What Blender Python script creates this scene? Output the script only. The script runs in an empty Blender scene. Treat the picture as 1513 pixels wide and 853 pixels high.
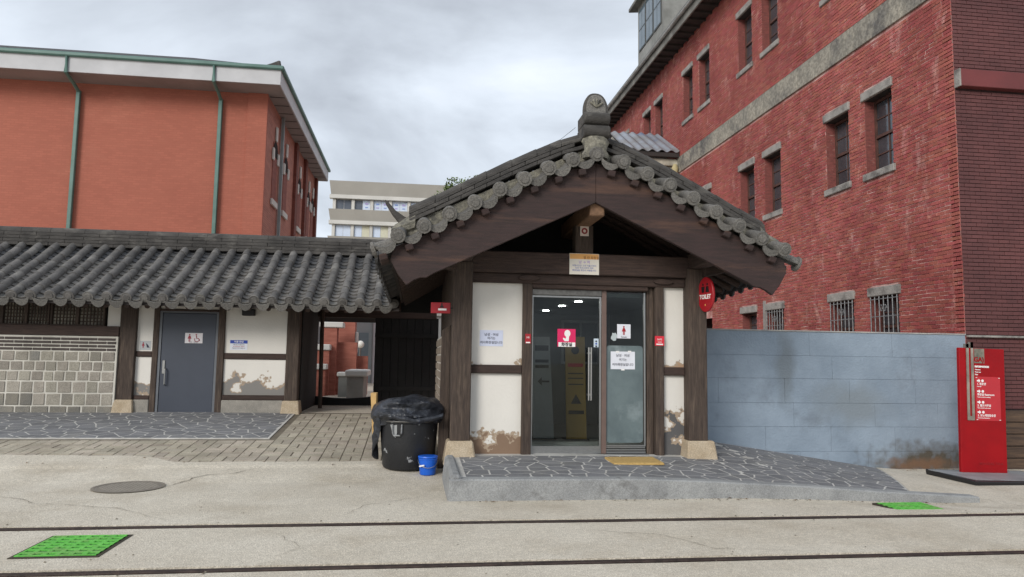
import bpy, math, random
from mathutils import Matrix, Vector, noise as mn
random.seed(11)
SC = bpy.context.scene
COL = SC.collection
R = math.radians

# ------------------------------------------------------------------ camera
F_, PITCH, YAW, ROLL, EYE = 1070.3, R(5.497), R(7.543), R(0.856), 1.6
cd = bpy.data.cameras.new('camera'); cam = bpy.data.objects.new('camera', cd); COL.objects.link(cam)
cd.sensor_fit = 'HORIZONTAL'; cd.sensor_width = 36.0; cd.lens = 36.0*F_/1513.0
cd.clip_start = 0.1; cd.clip_end = 2000
fw = Vector((math.sin(YAW)*math.cos(PITCH), math.cos(YAW)*math.cos(PITCH), math.sin(PITCH)))
rt = Vector((math.cos(YAW), -math.sin(YAW), 0)); up = rt.cross(fw)
r2 = rt*math.cos(ROLL)+up*math.sin(ROLL); u2 = up*math.cos(ROLL)-rt*math.sin(ROLL)
m = Matrix((r2, u2, -fw)).transposed().to_4x4(); m.translation = (0, 0, EYE)
cam.matrix_world = m
SC.camera = cam

# ------------------------------------------------------------------ world, sun, exposure
SUN_EL, SUN_AZ = R(26), R(218)          # azimuth measured clockwise from +Y
w = bpy.data.worlds.new('World'); SC.world = w; w.use_nodes = True
nt = w.node_tree; nt.nodes.clear(); L = nt.links.new
def wn(t, **k):
    n = nt.nodes.new(t)
    for a, b in k.items(): setattr(n, a, b)
    return n
out = wn('ShaderNodeOutputWorld'); bg = wn('ShaderNodeBackground')
sky = wn('ShaderNodeTexSky', sky_type='NISHITA', sun_disc=False, sun_elevation=SUN_EL, sun_rotation=SUN_AZ, air_density=1.0, dust_density=2.0)
bgs = wn('ShaderNodeBackground'); L(sky.outputs[0], bgs.inputs[0]); bgs.inputs[1].default_value = 0.10
tc = wn('ShaderNodeTexCoord'); sep = wn('ShaderNodeSeparateXYZ'); L(tc.outputs['Generated'], sep.inputs[0])
mx = wn('ShaderNodeMath', operation='MAXIMUM'); L(sep.outputs[2], mx.inputs[0]); mx.inputs[1].default_value = 0.0
ad = wn('ShaderNodeMath', operation='ADD'); L(mx.outputs[0], ad.inputs[0]); ad.inputs[1].default_value = 0.16
dx = wn('ShaderNodeMath', operation='DIVIDE'); L(sep.outputs[0], dx.inputs[0]); L(ad.outputs[0], dx.inputs[1])
dy = wn('ShaderNodeMath', operation='DIVIDE'); L(sep.outputs[1], dy.inputs[0]); L(ad.outputs[0], dy.inputs[1])
cb = wn('ShaderNodeCombineXYZ'); L(dx.outputs[0], cb.inputs[0]); L(dy.outputs[0], cb.inputs[1]); cb.inputs[2].default_value = 8.35
n1 = wn('ShaderNodeTexNoise'); L(cb.outputs[0], n1.inputs['Vector']); n1.inputs['Scale'].default_value = 1.05
n1.inputs['Detail'].default_value = 7; n1.inputs['Roughness'].default_value = 0.52; n1.inputs['Distortion'].default_value = 0.35
rp = wn('ShaderNodeValToRGB'); L(n1.outputs['Fac'], rp.inputs[0])
cr = rp.color_ramp; cr.elements[0].position = 0.34; cr.elements[0].color = (0.42, 0.455, 0.51, 1)
cr.elements[1].position = 0.66; cr.elements[1].color = (0.86, 0.92, 1.01, 1)
e = cr.elements.new(0.45); e.color = (0.57, 0.62, 0.69, 1)
e = cr.elements.new(0.55); e.color = (0.72, 0.785, 0.87, 1)
bgc = wn('ShaderNodeBackground'); L(rp.outputs[0], bgc.inputs[0]); bgc.inputs[1].default_value = 0.80
ms = wn('ShaderNodeMixShader'); ms.inputs[0].default_value = 0.93        # closed cloud deck, a little blue leaking through
L(bgs.outputs[0], ms.inputs[1]); L(bgc.outputs[0], ms.inputs[2]); L(ms.outputs[0], out.inputs[0])
sd = bpy.data.lights.new('sun', 'SUN'); sd.energy = 1.5; sd.angle = R(24); sd.color = (1.0, 0.96, 0.9)
sun = bpy.data.objects.new('sun', sd); COL.objects.link(sun)
sv = Vector((math.sin(SUN_AZ)*math.cos(SUN_EL), math.cos(SUN_AZ)*math.cos(SUN_EL), math.sin(SUN_EL)))
sun.rotation_euler = (-sv).to_track_quat('-Z', 'Y').to_euler()
vs = SC.view_settings; vs.view_transform = 'Standard'; vs.look = 'None'; vs.gamma = 1.0; vs.exposure = 0.52; vs.use_curve_mapping = False

# ------------------------------------------------------------------ helpers
WM = {}
def lin(v): v /= 255.0; return v/12.92 if v <= 0.04045 else ((v+0.055)/1.055)**2.4
def c(r, g, b): return (lin(r), lin(g), lin(b), 1.0)

MATS = {}
def M(name, col, col2=None, scale=4.0, rough=0.85, bump=0.0, bscale=60.0, island=0.0, metal=0.0, stretch=(1, 1, 1),
      lo=0.35, hi=0.65, col3=None, scale3=1.0, lo3=0.55, hi3=0.7, spec=0.5, detail=5.0, hue=0.0):
    m = bpy.data.materials.new(name); m.use_nodes = True; t = m.node_tree; l = t.links.new
    bs = t.nodes['Principled BSDF']; bs.inputs['Roughness'].default_value = rough; bs.inputs['Metallic'].default_value = metal
    bs.inputs['Specular IOR Level'].default_value = spec
    g = t.nodes.new('ShaderNodeNewGeometry'); mp = t.nodes.new('ShaderNodeMapping'); l(g.outputs['Position'], mp.inputs[0])
    mp.inputs['Scale'].default_value = stretch
    oi = t.nodes.new('ShaderNodeObjectInfo')
    if col2 is None: col2 = tuple(x*0.82 for x in col[:3])+(1,)
    n = t.nodes.new('ShaderNodeTexNoise'); l(mp.outputs[0], n.inputs['Vector']); n.inputs['Scale'].default_value = scale
    n.inputs['Detail'].default_value = detail; n.inputs['Roughness'].default_value = 0.6
    mr = t.nodes.new('ShaderNodeMapRange'); l(n.outputs['Fac'], mr.inputs[0]); mr.inputs[1].default_value = lo; mr.inputs[2].default_value = hi
    mi = t.nodes.new('ShaderNodeMix'); mi.data_type = 'RGBA'; l(mr.outputs[0], mi.inputs[0]); mi.inputs[6].default_value = col; mi.inputs[7].default_value = col2
    last = mi.outputs[2]
    if col3 is not None:
        n3 = t.nodes.new('ShaderNodeTexNoise'); l(mp.outputs[0], n3.inputs['Vector']); n3.inputs['Scale'].default_value = scale3; n3.inputs['Detail'].default_value = 6
        n3.inputs['Roughness'].default_value = 0.65
        m3 = t.nodes.new('ShaderNodeMapRange'); l(n3.outputs['Fac'], m3.inputs[0]); m3.inputs[1].default_value = lo3; m3.inputs[2].default_value = hi3
        mm = t.nodes.new('ShaderNodeMix'); mm.data_type = 'RGBA'; l(m3.outputs[0], mm.inputs[0]); l(last, mm.inputs[6]); mm.inputs[7].default_value = col3
        last = mm.outputs[2]
    if island:
        a = t.nodes.new('ShaderNodeMath'); a.operation = 'ADD'; l(g.outputs['Random Per Island'], a.inputs[0]); l(oi.outputs['Random'], a.inputs[1])
        fr = t.nodes.new('ShaderNodeMath'); fr.operation = 'FRACT'; l(a.outputs[0], fr.inputs[0])
        m4 = t.nodes.new('ShaderNodeMapRange'); l(fr.outputs[0], m4.inputs[0]); m4.inputs[3].default_value = 1-island; m4.inputs[4].default_value = 1+island
        hs = t.nodes.new('ShaderNodeHueSaturation'); l(last, hs.inputs['Color']); l(m4.outputs[0], hs.inputs['Value'])
        if hue:
            f2 = t.nodes.new('ShaderNodeMath'); f2.operation = 'MULTIPLY'; l(fr.outputs[0], f2.inputs[0]); f2.inputs[1].default_value = 7.31
            f3 = t.nodes.new('ShaderNodeMath'); f3.operation = 'FRACT'; l(f2.outputs[0], f3.inputs[0])
            m5 = t.nodes.new('ShaderNodeMapRange'); l(f3.outputs[0], m5.inputs[0]); m5.inputs[3].default_value = 0.5-hue; m5.inputs[4].default_value = 0.5+hue
            l(m5.outputs[0], hs.inputs['Hue'])
        last = hs.outputs[0]
    l(last, bs.inputs['Base Color'])
    if bump:
        nb = t.nodes.new('ShaderNodeTexNoise'); l(mp.outputs[0], nb.inputs['Vector']); nb.inputs['Scale'].default_value = bscale; nb.inputs['Detail'].default_value = 4
        bp = t.nodes.new('ShaderNodeBump'); l(nb.outputs['Fac'], bp.inputs['Height']); bp.inputs['Strength'].default_value = bump; bp.inputs['Distance'].default_value = 0.02
        l(bp.outputs[0], bs.inputs['Normal'])
    MATS[name] = m
    return m

def plain(name, col, rough=0.5, metal=0.0, spec=0.5): return M(name, col, tuple(x*0.93 for x in col[:3])+(1,), 8, rough, 0, 60, 0, metal, spec=spec)

def MEmit(name, col, s):
    m = bpy.data.materials.new(name); m.use_nodes = True; b = m.node_tree.nodes['Principled BSDF']
    b.inputs['Base Color'].default_value = col; b.inputs['Emission Color'].default_value = col; b.inputs['Emission Strength'].default_value = s
    return m

def MGlass(name, tint, refl=1.0):
    m = bpy.data.materials.new(name); m.use_nodes = True; t = m.node_tree; t.nodes.clear(); l = t.links.new
    o = t.nodes.new('ShaderNodeOutputMaterial'); tr = t.nodes.new('ShaderNodeBsdfTransparent'); gl = t.nodes.new('ShaderNodeBsdfGlossy')
    fr = t.nodes.new('ShaderNodeFresnel'); fr.inputs[0].default_value = 1.32; mx = t.nodes.new('ShaderNodeMixShader')
    tr.inputs[0].default_value = tint; gl.inputs[0].default_value = (refl, refl, refl, 1); gl.inputs['Roughness'].default_value = 0.015
    l(fr.outputs[0], mx.inputs[0]); l(tr.outputs[0], mx.inputs[1]); l(gl.outputs[0], mx.inputs[2]); l(mx.outputs[0], o.inputs[0])
    return m

def MPlaster(name, z0, hgt, grey, seed, amt=0.5, col=c(230, 226, 218)):
    """white lime plaster with damp-peeled patches towards the foot of the panel"""
    m = bpy.data.materials.new(name); m.use_nodes = True; t = m.node_tree; l = t.links.new
    bs = t.nodes['Principled BSDF']; bs.inputs['Roughness'].default_value = 0.9; bs.inputs['Specular IOR Level'].default_value = 0.2
    g = t.nodes.new('ShaderNodeNewGeometry'); mp = t.nodes.new('ShaderNodeMapping'); l(g.outputs['Position'], mp.inputs[0]); mp.inputs['Location'].default_value = (seed*3.1, seed*1.7, seed*2.3)
    sp = t.nodes.new('ShaderNodeSeparateXYZ'); l(g.outputs['Position'], sp.inputs[0])
    hz = t.nodes.new('ShaderNodeMapRange'); l(sp.outputs[2], hz.inputs[0]); hz.inputs[1].default_value = z0; hz.inputs[2].default_value = z0+hgt
    hz.inputs[3].default_value = amt*0.42; hz.inputs[4].default_value = -0.22
    n = t.nodes.new('ShaderNodeTexNoise'); l(mp.outputs[0], n.inputs['Vector']); n.inputs['Scale'].default_value = 3.6; n.inputs['Detail'].default_value = 9; n.inputs['Roughness'].default_value = 0.58
    a = t.nodes.new('ShaderNodeMath'); a.operation = 'ADD'; l(n.outputs['Fac'], a.inputs[0]); l(hz.outputs[0], a.inputs[1])
    def band(p0, p1):
        r = t.nodes.new('ShaderNodeMapRange'); l(a.outputs[0], r.inputs[0]); r.inputs[1].default_value = p0; r.inputs[2].default_value = p1; return r.outputs[0]
    n2 = t.nodes.new('ShaderNodeTexNoise'); l(mp.outputs[0], n2.inputs['Vector']); n2.inputs['Scale'].default_value = 1.7; n2.inputs['Detail'].default_value = 5
    m0 = t.nodes.new('ShaderNodeMix'); m0.data_type = 'RGBA'; l(n2.outputs['Fac'], m0.inputs[0]); m0.inputs[6].default_value = tuple(x*0.84 for x in col[:3])+(1,); m0.inputs[7].default_value = col
    m1 = t.nodes.new('ShaderNodeMix'); m1.data_type = 'RGBA'; l(band(0.585, 0.60), m1.inputs[0]); l(m0.outputs[2], m1.inputs[6]); m1.inputs[7].default_value = c(170, 152, 132)
    m2 = t.nodes.new('ShaderNodeMix'); m2.data_type = 'RGBA'; l(band(0.635, 0.65), m2.inputs[0]); l(m1.outputs[2], m2.inputs[6]); m2.inputs[7].default_value = grey
    n4 = t.nodes.new('ShaderNodeTexNoise'); l(mp.outputs[0], n4.inputs['Vector']); n4.inputs['Scale'].default_value = 26; n4.inputs['Detail'].default_value = 4
    m4 = t.nodes.new('ShaderNodeMix'); m4.data_type = 'RGBA'; m4.blend_type = 'MULTIPLY'; m4.inputs[0].default_value = 0.25; l(m2.outputs[2], m4.inputs[6]); l(n4.outputs['Color'], m4.inputs[7])
    l(m2.outputs[2], bs.inputs['Base Color'])
    sub = t.nodes.new('ShaderNodeMath'); sub.operation = 'MULTIPLY_ADD'; l(band(0.585, 0.60), sub.inputs[0]); sub.inputs[1].default_value = -1.2; l(n4.outputs['Fac'], sub.inputs[2])
    bp = t.nodes.new('ShaderNodeBump'); l(sub.outputs[0], bp.inputs['Height']); bp.inputs['Strength'].default_value = 0.35; bp.inputs['Distance'].default_value = 0.012; l(bp.outputs[0], bs.inputs['Normal'])
    return m

class MB:
    def __init__(s): s.v = []; s.f = []
    def box(s, x0, y0, z0, x1, y1, z1):
        b = len(s.v)
        s.v += [(x0, y0, z0), (x1, y0, z0), (x1, y1, z0), (x0, y1, z0), (x0, y0, z1), (x1, y0, z1), (x1, y1, z1), (x0, y1, z1)]
        s.f += [(b, b+3, b+2, b+1), (b+4, b+5, b+6, b+7), (b, b+1, b+5, b+4), (b+1, b+2, b+6, b+5), (b+2, b+3, b+7, b+6), (b+3, b, b+4, b+7)]
        return s
    def hexa(s, p):
        """8 points: bottom loop 0-3 (counter-clockwise from above), top loop 4-7"""
        b = len(s.v); s.v += [tuple(q) for q in p]
        s.f += [(b, b+3, b+2, b+1), (b+4, b+5, b+6, b+7), (b, b+1, b+5, b+4), (b+1, b+2, b+6, b+5), (b+2, b+3, b+7, b+6), (b+3, b, b+4, b+7)]
        return s
    def frustum(s, cx, cy, z0, z1, a, b_, a2, b2):
        return s.hexa([(cx-a, cy-b_, z0), (cx+a, cy-b_, z0), (cx+a, cy+b_, z0), (cx-a, cy+b_, z0), (cx-a2, cy-b2, z1), (cx+a2, cy-b2, z1), (cx+a2, cy+b2, z1), (cx-a2, cy+b2, z1)])
    def prism(s, poly, fn, d0, d1):
        """poly (a,b) list; fn(a,b,d)->xyz"""
        b = len(s.v); n = len(poly)
        s.v += [fn(p, q, d0) for p, q in poly]+[fn(p, q, d1) for p, q in poly]
        s.f += [tuple(range(b+n-1, b-1, -1)), tuple(range(b+n, b+2*n))]
        for i in range(n):
            j = (i+1) % n; s.f.append((b+i, b+j, b+n+j, b+n+i))
        return s
    def sweep(s, rings, cap=True, closed=True):
        b = len(s.v); n = len(rings[0])
        for r in rings: s.v += [tuple(p) for p in r]
        for k in range(len(rings)-1):
            for i in range(n if closed else n-1):
                j = (i+1) % n; o = b+k*n
                s.f.append((o+i, o+j, o+n+j, o+n+i))
        if cap: s.f.append(tuple(range(b+n-1, b-1, -1))); e = b+(len(rings)-1)*n; s.f.append(tuple(range(e, e+n)))
        return s
    def tube(s, path, r, n=8, r2=None):
        P = [Vector(p) for p in path]; rings = []
        for i, p in enumerate(P):
            d = (P[min(i+1, len(P)-1)]-P[max(i-1, 0)]).normalized()
            a = Vector((0, 0, 1)) if abs(d.z) < 0.9 else Vector((1, 0, 0))
            x = d.cross(a).normalized(); y = d.cross(x)
            rr = r if r2 is None else r+(r2-r)*i/(len(P)-1)
            rings.append([p+x*(rr*math.cos(2*math.pi*k/n))+y*(rr*math.sin(2*math.pi*k/n)) for k in range(n)])
        return s.sweep(rings)
    def lathe(s, prof, cx, cy, n=24):
        rings = [[(cx+r*math.cos(2*math.pi*k/n), cy+r*math.sin(2*math.pi*k/n), z) for k in range(n)] for r, z in prof]
        return s.sweep(rings)
    def build(s, name, mat, parent=None, bevel=0.0, smooth=False, kind=None, fix=True, origin=None):
        me = bpy.data.meshes.new(name); v = s.v
        if origin is None and parent is None:
            xs = [p[0] for p in v]; ys = [p[1] for p in v]; zs = [p[2] for p in v]
            origin = ((min(xs)+max(xs))/2, (min(ys)+max(ys))/2, min(zs))
        if origin is None: origin = (0, 0, 0)
        me.from_pydata([(p[0]-origin[0], p[1]-origin[1], p[2]-origin[2]) for p in v], [], s.f)
        if fix or bevel:
            import bmesh
            bm = bmesh.new(); bm.from_mesh(me)
            if fix: bmesh.ops.recalc_face_normals(bm, faces=bm.faces)
            if bevel: bmesh.ops.bevel(bm, geom=[e for e in bm.edges if e.is_manifold and e.calc_face_angle() > 0.5], offset=bevel, segments=1, affect='EDGES', clamp_overlap=True)
            bm.to_mesh(me); bm.free()
        if smooth:
            for p in me.polygons: p.use_smooth = True
            try: me.set_sharp_from_angle(angle=R(38))
            except Exception: pass
        me.materials.append(mat)
        o = add(name, me, parent, Matrix.Translation(origin))
        if kind: o['kind'] = kind
        return o

def add(name, data, parent=None, world=Matrix.Identity(4)):
    o = bpy.data.objects.new(name, data); COL.objects.link(o)
    if parent is not None:
        o.parent = parent; o.matrix_parent_inverse = WM[parent.name].inverted()
    o.matrix_basis = world; WM[o.name] = world.copy()
    return o
def thing(name, label, cat, loc, group=None):
    o = add(name, None, None, Matrix.Translation(loc)); o.empty_display_size = 0.2
    return tag(o, label, cat, group)
def tag(o, label, cat, group=None):
    o['label'] = label; o['category'] = cat
    if group: o['group'] = group
    return o
def struct(o): o['kind'] = 'structure'; return o

def text(s, size, mat, parent, x, y, z, rot=(R(90), 0, 0), align='CENTER', bold=0.0, name='lettering', sx=1.0, depth=0.0008):
    cu = bpy.data.curves.new('t', 'FONT'); cu.body = s; cu.size = size; cu.align_x = align; cu.align_y = 'CENTER'; cu.offset = bold; cu.extrude = depth; cu.resolution_u = 3
    ob = bpy.data.objects.new('t', cu); COL.objects.link(ob)
    dg = bpy.context.evaluated_depsgraph_get(); me = bpy.data.meshes.new_from_object(ob.evaluated_get(dg))
    bpy.data.objects.remove(ob); bpy.data.curves.remove(cu)
    me.materials.clear(); me.materials.append(mat)
    from mathutils import Euler
    w_ = Matrix.Translation((x, y, z)) @ Euler(rot).to_matrix().to_4x4() @ Matrix.Diagonal((sx, 1, 1, 1))
    return add(name, me, parent, w_)

def sm(a, b, x):
    t = min(1, max(0, (x-a)/(b-a))); return t*t*(3-2*t)
def cl(x): return min(1, max(0, x))
def lerp_pts(P, u):
    if u <= P[0][0]: return P[0][1]
    for (a, b), (c_, d) in zip(P, P[1:]):
        if u <= c_: return b+(d-b)*(u-a)/(c_-a)
    (a, b), (c_, d) = P[-2], P[-1]
    return d+(d-b)/(c_-a)*(u-c_)

# ------------------------------------------------------------------ materials
concrete = M('concrete_paving', c(218, 209, 192), c(207, 197, 179), 1.1, 0.9, 0.5, 55, col3=c(182, 169, 148), scale3=0.7, lo3=0.5, hi3=0.8)
def speckle(m, amt=0.35, sc=170, dark=0.62):
    t = m.node_tree; l = t.links.new; bs = t.nodes['Principled BSDF']; src = bs.inputs['Base Color'].links[0].from_socket
    g = [n for n in t.nodes if n.type == 'NEW_GEOMETRY'][0]
    n = t.nodes.new('ShaderNodeTexNoise'); l(g.outputs['Position'], n.inputs['Vector']); n.inputs['Scale'].default_value = sc; n.inputs['Detail'].default_value = 3
    r = t.nodes.new('ShaderNodeMapRange'); l(n.outputs['Fac'], r.inputs[0]); r.inputs[1].default_value = 0.42; r.inputs[2].default_value = 0.6; r.inputs[3].default_value = dark; r.inputs[4].default_value = 1.12
    x = t.nodes.new('ShaderNodeMix'); x.data_type = 'RGBA'; x.blend_type = 'MULTIPLY'; x.inputs[0].default_value = amt*2
    l(src, x.inputs[6]); l(r.outputs[0], x.inputs[7]); l(x.outputs[2], bs.inputs['Base Color'])
    return m
speckle(concrete, 0.34, 95, 0.6); speckle(concrete, 0.16, 20, 0.72); speckle(concrete, 0.07, 3.1, 0.8)
paver_m = speckle(M('paver', c(184, 174, 157), c(162, 152, 135), 2.5, 0.92, 0.4, 60, island=0.16, hue=0.01), 0.3, 90)
joint_m = M('paver_joint', c(120, 111, 96), c(100, 92, 79), 6, 0.95)
flag_m = M('flagstone', c(124, 124, 125), c(106, 107, 110), 5, 0.85, 0.5, 45, island=0.15, col3=c(132, 131, 128), scale3=2.5)
grout_m = M('flag_grout', c(208, 206, 200), c(172, 169, 162), 3, 0.9, 0.3, 60)
kerb_m = speckle(M('kerb_concrete', c(158, 159, 158), c(138, 139, 139), 3, 0.9, 0.5, 30, col3=c(106, 105, 103), scale3=2.2, lo3=0.58, hi3=0.72), 0.25, 90)
rail_m = M('rail_steel', c(72, 58, 52), c(48, 38, 34), 14, 0.55, 0.3, 80, metal=0.4)
wood_v = M('dark_timber_upright', c(80, 67, 58), c(56, 46, 40), 7, 0.8, 0.5, 30, stretch=(6, 6, 0.5), island=0.08, col3=c(100, 86, 74), scale3=3)
wood_h = M('dark_timber_lying', c(72, 56, 49), c(52, 40, 36), 7, 0.8, 0.5, 30, stretch=(0.5, 6, 6), island=0.08)
wood_r = M('bargeboard_red_brown', c(58, 41, 39), c(44, 32, 30), 5, 0.75, 0.35, 30, stretch=(0.6, 6, 5), col3=c(84, 60, 49), scale3=0.8)
wood_y = M('dark_timber_depth', c(74, 58, 50), c(54, 42, 37), 7, 0.8, 0.5, 30, stretch=(6, 0.5, 6), island=0.08)
wood_l = M('pale_timber_end', c(128, 98, 74), c(104, 78, 58), 8, 0.8, 0.4, 40, stretch=(3, 1, 3))
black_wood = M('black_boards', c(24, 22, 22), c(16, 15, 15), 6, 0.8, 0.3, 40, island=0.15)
stone_m = speckle(M('granite_tan', c(196, 180, 156), c(178, 160, 134), 6, 0.9, 0.5, 50), 0.35, 110)
base_stone = speckle(M('granite_grey', c(168, 162, 152), c(142, 138, 130), 4, 0.9, 0.5, 40), 0.35, 100)
tile_m = M('roof_tile_clay', c(104, 101, 98), c(82, 80, 78), 5, 0.8, 0.5, 40, island=0.26, col3=c(126, 123, 117), scale3=2.6, lo3=0.52, hi3=0.75)
tile_d = M('pan_tile_clay', c(80, 80, 81), c(62, 62, 64), 6, 0.85, 0.5, 40, island=0.16, col3=c(104, 101, 96), scale3=3, lo3=0.55, hi3=0.75)
ridge_m = M('ridge_tile_weathered', c(78, 75, 72), c(54, 52, 50), 3, 0.9, 0.7, 26, island=0.10, col3=c(100, 97, 92), scale3=2.2, stretch=(1, 1, 2))
relief_m = M('moulded_tile_end', c(116, 113, 108), c(90, 88, 85), 60, 0.85, 0.6, 60, island=0.2, lo=0.4, hi=0.6)
lichen_m = M('lichen_mortar', c(136, 132, 118), c(92, 90, 84), 14, 0.95, 0.9, 40, col3=c(160, 156, 142), scale3=6)
plaster_side = MPlaster('plaster_side', 0.2, 0.8, c(120, 116, 110), 2.0, 0.3)
steel = M('brushed_steel', c(168, 168, 166), c(148, 148, 146), 20, 0.35, 0, metal=0.9, stretch=(1, 1, 12))
steel_dark = M('dull_steel', c(122, 120, 116), c(100, 98, 95), 20, 0.45, 0, metal=0.7)
glass_clear = MGlass('door_glass', (0.80, 0.84, 0.84, 1))
film_m = M('frosted_film', c(104, 118, 120), c(88, 101, 104), 3, 0.35, col3=c(128, 140, 142), scale3=2.0)
white_p = plain('white_sheet', c(226, 228, 236), 0.6)
pale_p = plain('pale_sheet', c(206, 212, 232), 0.6)
ink = plain('black_ink', c(40, 42, 60), 0.7)
red_p = plain('red_enamel', c(164, 24, 36), 0.45)
redd_p = M('deep_red_panel', c(158, 14, 22), c(138, 12, 20), 2, 0.45, spec=.2)
redl_p = plain('inset_red_panel', c(186, 40, 50), 0.4)
pink_p = plain('magenta_sheet', c(220, 30, 96), 0.4)
white_ink = plain('white_ink', c(240, 238, 236), 0.5)
black_p = plain('black_paint', c(26, 24, 26), 0.5)
plate_grey = plain('brushed_plate', c(176, 180, 182), 0.4)
blue_ink = plain('blue_ink', c(36, 70, 168), 0.5)
violet_ink = plain('violet_ink', c(150, 110, 200), 0.5)
orange_p = plain('orange_print', c(226, 168, 96), 0.5)
door_m = M('slate_door_paint', c(62, 68, 80), c(56, 62, 74), 1.5, 0.45)
grey_wall = M('blue_grey_paint', c(144, 158, 172), c(126, 140, 154), 1.3, 0.75, 0.4, 30, col3=c(98, 104, 112), scale3=0.9, lo3=0.55, hi3=0.8)
brick_red = M('painted_red_brick', c(166, 92, 83), c(143, 71, 65), 0.9, 0.85, 0.8, 38, island=0.16, col3=c(206, 158, 150), scale3=2.6, lo3=0.58, hi3=0.8, hue=0.010, stretch=(1, 1, .55))
mortar_m = M('brick_mortar', c(206, 172, 164), c(158, 100, 95), 1.6, 0.95, 0.4, 60, lo=0.4, hi=0.6)
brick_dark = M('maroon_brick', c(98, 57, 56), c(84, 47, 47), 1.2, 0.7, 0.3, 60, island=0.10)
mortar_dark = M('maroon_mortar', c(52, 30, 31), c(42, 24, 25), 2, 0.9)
maroon = M('maroon_paint', c(112, 50, 50), c(98, 44, 44), 1, 0.6)
lintel_m = M('lintel_stone', c(164, 160, 154), c(124, 121, 117), 3, 0.9, 0.5, 30, col3=c(96, 92, 89), scale3=3)
band_m = speckle(M('band_stone', c(166, 160, 146), c(134, 130, 121), 1.6, 0.9, 0.6, 18, col3=c(98, 96, 94), scale3=1.3, lo3=0.5, hi3=0.7), 0.35, 14)
pane_m = M('dark_window_pane', c(104, 110, 116), c(78, 83, 89), 1.2, 0.1, spec=0.9, metal=0.5)
frame_d = M('dark_window_frame', c(96, 66, 58), c(76, 54, 48), 6, 0.6)
iron_m = M('pale_iron_bar', c(150, 152, 154), c(110, 110, 110), 20, 0.5, metal=0.3)
eave_grey = M('weathered_fascia', c(136, 134, 128), c(98, 96, 92), 2, 0.85, 0.3, 30)
soffit_d = M('dark_soffit', c(62, 56, 54), c(48, 44, 43), 2, 0.9)
tin_m = M('corrugated_sheet', c(150, 156, 166), c(126, 122, 118), 1.2, 0.5, metal=0.2, col3=c(104, 118, 146), scale3=0.8)
orange_wall = M('orange_brick_wall', c(172, 102, 83), c(165, 96, 78), 0.5, 0.85, 0.4, 9, stretch=(1, 1, 1.6), col3=c(178, 110, 90), scale3=0.25)
brick_pil = M('dark_brick_pier', c(122, 66, 54), c(106, 56, 46), 1, 0.85, stretch=(1, 1, 6))
pale_brick = M('rose_brick_wall', c(168, 112, 96), c(150, 96, 82), 1, 0.85, stretch=(1, 1, 5))
copper_g = M('green_gutter', c(92, 124, 116), c(78, 110, 102), 2, 0.5)
fascia_w = M('pale_fascia', c(196, 196, 198), c(182, 182, 184), 1, 0.7)
soff_l = M('soffit_panel', c(150, 140, 138), c(134, 126, 124), 1, 0.8)
def coursed(m, dark=.78, w_=.225, h_=.075, amt=.55):
    t = m.node_tree; l = t.links.new; bs = t.nodes['Principled BSDF']; src = bs.inputs['Base Color'].links[0].from_socket
    g = [n for n in t.nodes if n.type == 'NEW_GEOMETRY'][0]
    sp = t.nodes.new('ShaderNodeSeparateXYZ'); l(g.outputs['Position'], sp.inputs[0])
    ad = t.nodes.new('ShaderNodeMath'); ad.operation = 'ADD'; l(sp.outputs[0], ad.inputs[0]); l(sp.outputs[1], ad.inputs[1])
    cb = t.nodes.new('ShaderNodeCombineXYZ'); l(ad.outputs[0], cb.inputs[0]); l(sp.outputs[2], cb.inputs[1])
    bt = t.nodes.new('ShaderNodeTexBrick'); l(cb.outputs[0], bt.inputs['Vector']); bt.inputs['Scale'].default_value = 1.0
    bt.inputs['Brick Width'].default_value = w_; bt.inputs['Row Height'].default_value = h_; bt.inputs['Mortar Size'].default_value = .012
    bt.inputs['Color1'].default_value = (1, 1, 1, 1); bt.inputs['Color2'].default_value = (.78, .78, .78, 1); bt.inputs['Mortar'].default_value = (dark, dark*.97, dark*.95, 1)
    x = t.nodes.new('ShaderNodeMix'); x.data_type = 'RGBA'; x.blend_type = 'MULTIPLY'; x.inputs[0].default_value = amt
    l(src, x.inputs[6]); l(bt.outputs['Color'], x.inputs[7]); l(x.outputs[2], bs.inputs['Base Color'])
coursed(orange_wall); coursed(pale_brick, 1.25, amt=.8); coursed(brick_pil, .7)
cream = M('cream_render', c(208, 206, 200), c(192, 190, 184), 0.4, 0.85)
taupe = M('taupe_panel', c(164, 160, 152), c(152, 148, 140), 0.3, 0.85)
green_p = M('bright_green_plate', c(106, 196, 78), c(88, 178, 64), 6, 0.6, col3=c(124, 150, 92), scale3=4, lo3=.48, hi3=.72, bump=.4, bscale=30)
bark = M('bark', c(84, 70, 58), c(62, 52, 44), 8, 0.9, 0.5, 30)
leaf_m = M('leaf', c(104, 118, 62), c(78, 96, 48), 3, 0.7, island=0.3)
bin_m = M('scuffed_black_plastic', c(30, 31, 34), c(24, 25, 28), 4, 0.5, 0.25, 22, col3=c(150, 152, 154), scale3=6.5, lo3=0.63, hi3=0.66)
tarp_m = M('wet_black_tarp', c(52, 55, 62), c(30, 32, 37), 7, 0.38, 1.0, 16, col3=c(82, 88, 100), scale3=9, lo3=0.55, hi3=0.75)
bucket_m = plain('blue_plastic', c(24, 96, 206), 0.4)
mat_m = M('straw_mat', c(198, 166, 104), c(178, 146, 88), 30, 0.95, 0.6, 120)
iron_cover = M('cast_iron', c(158, 151, 140), c(172, 165, 153), 9, 0.7, 0.9, 60, metal=0.2)
slab_m = M('white_aluminium_print', c(228, 226, 222), c(220, 218, 214), 3, 0.4)
int_wall = M('interior_wall', c(112, 116, 116), c(100, 104, 104), 2, 0.6)
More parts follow.
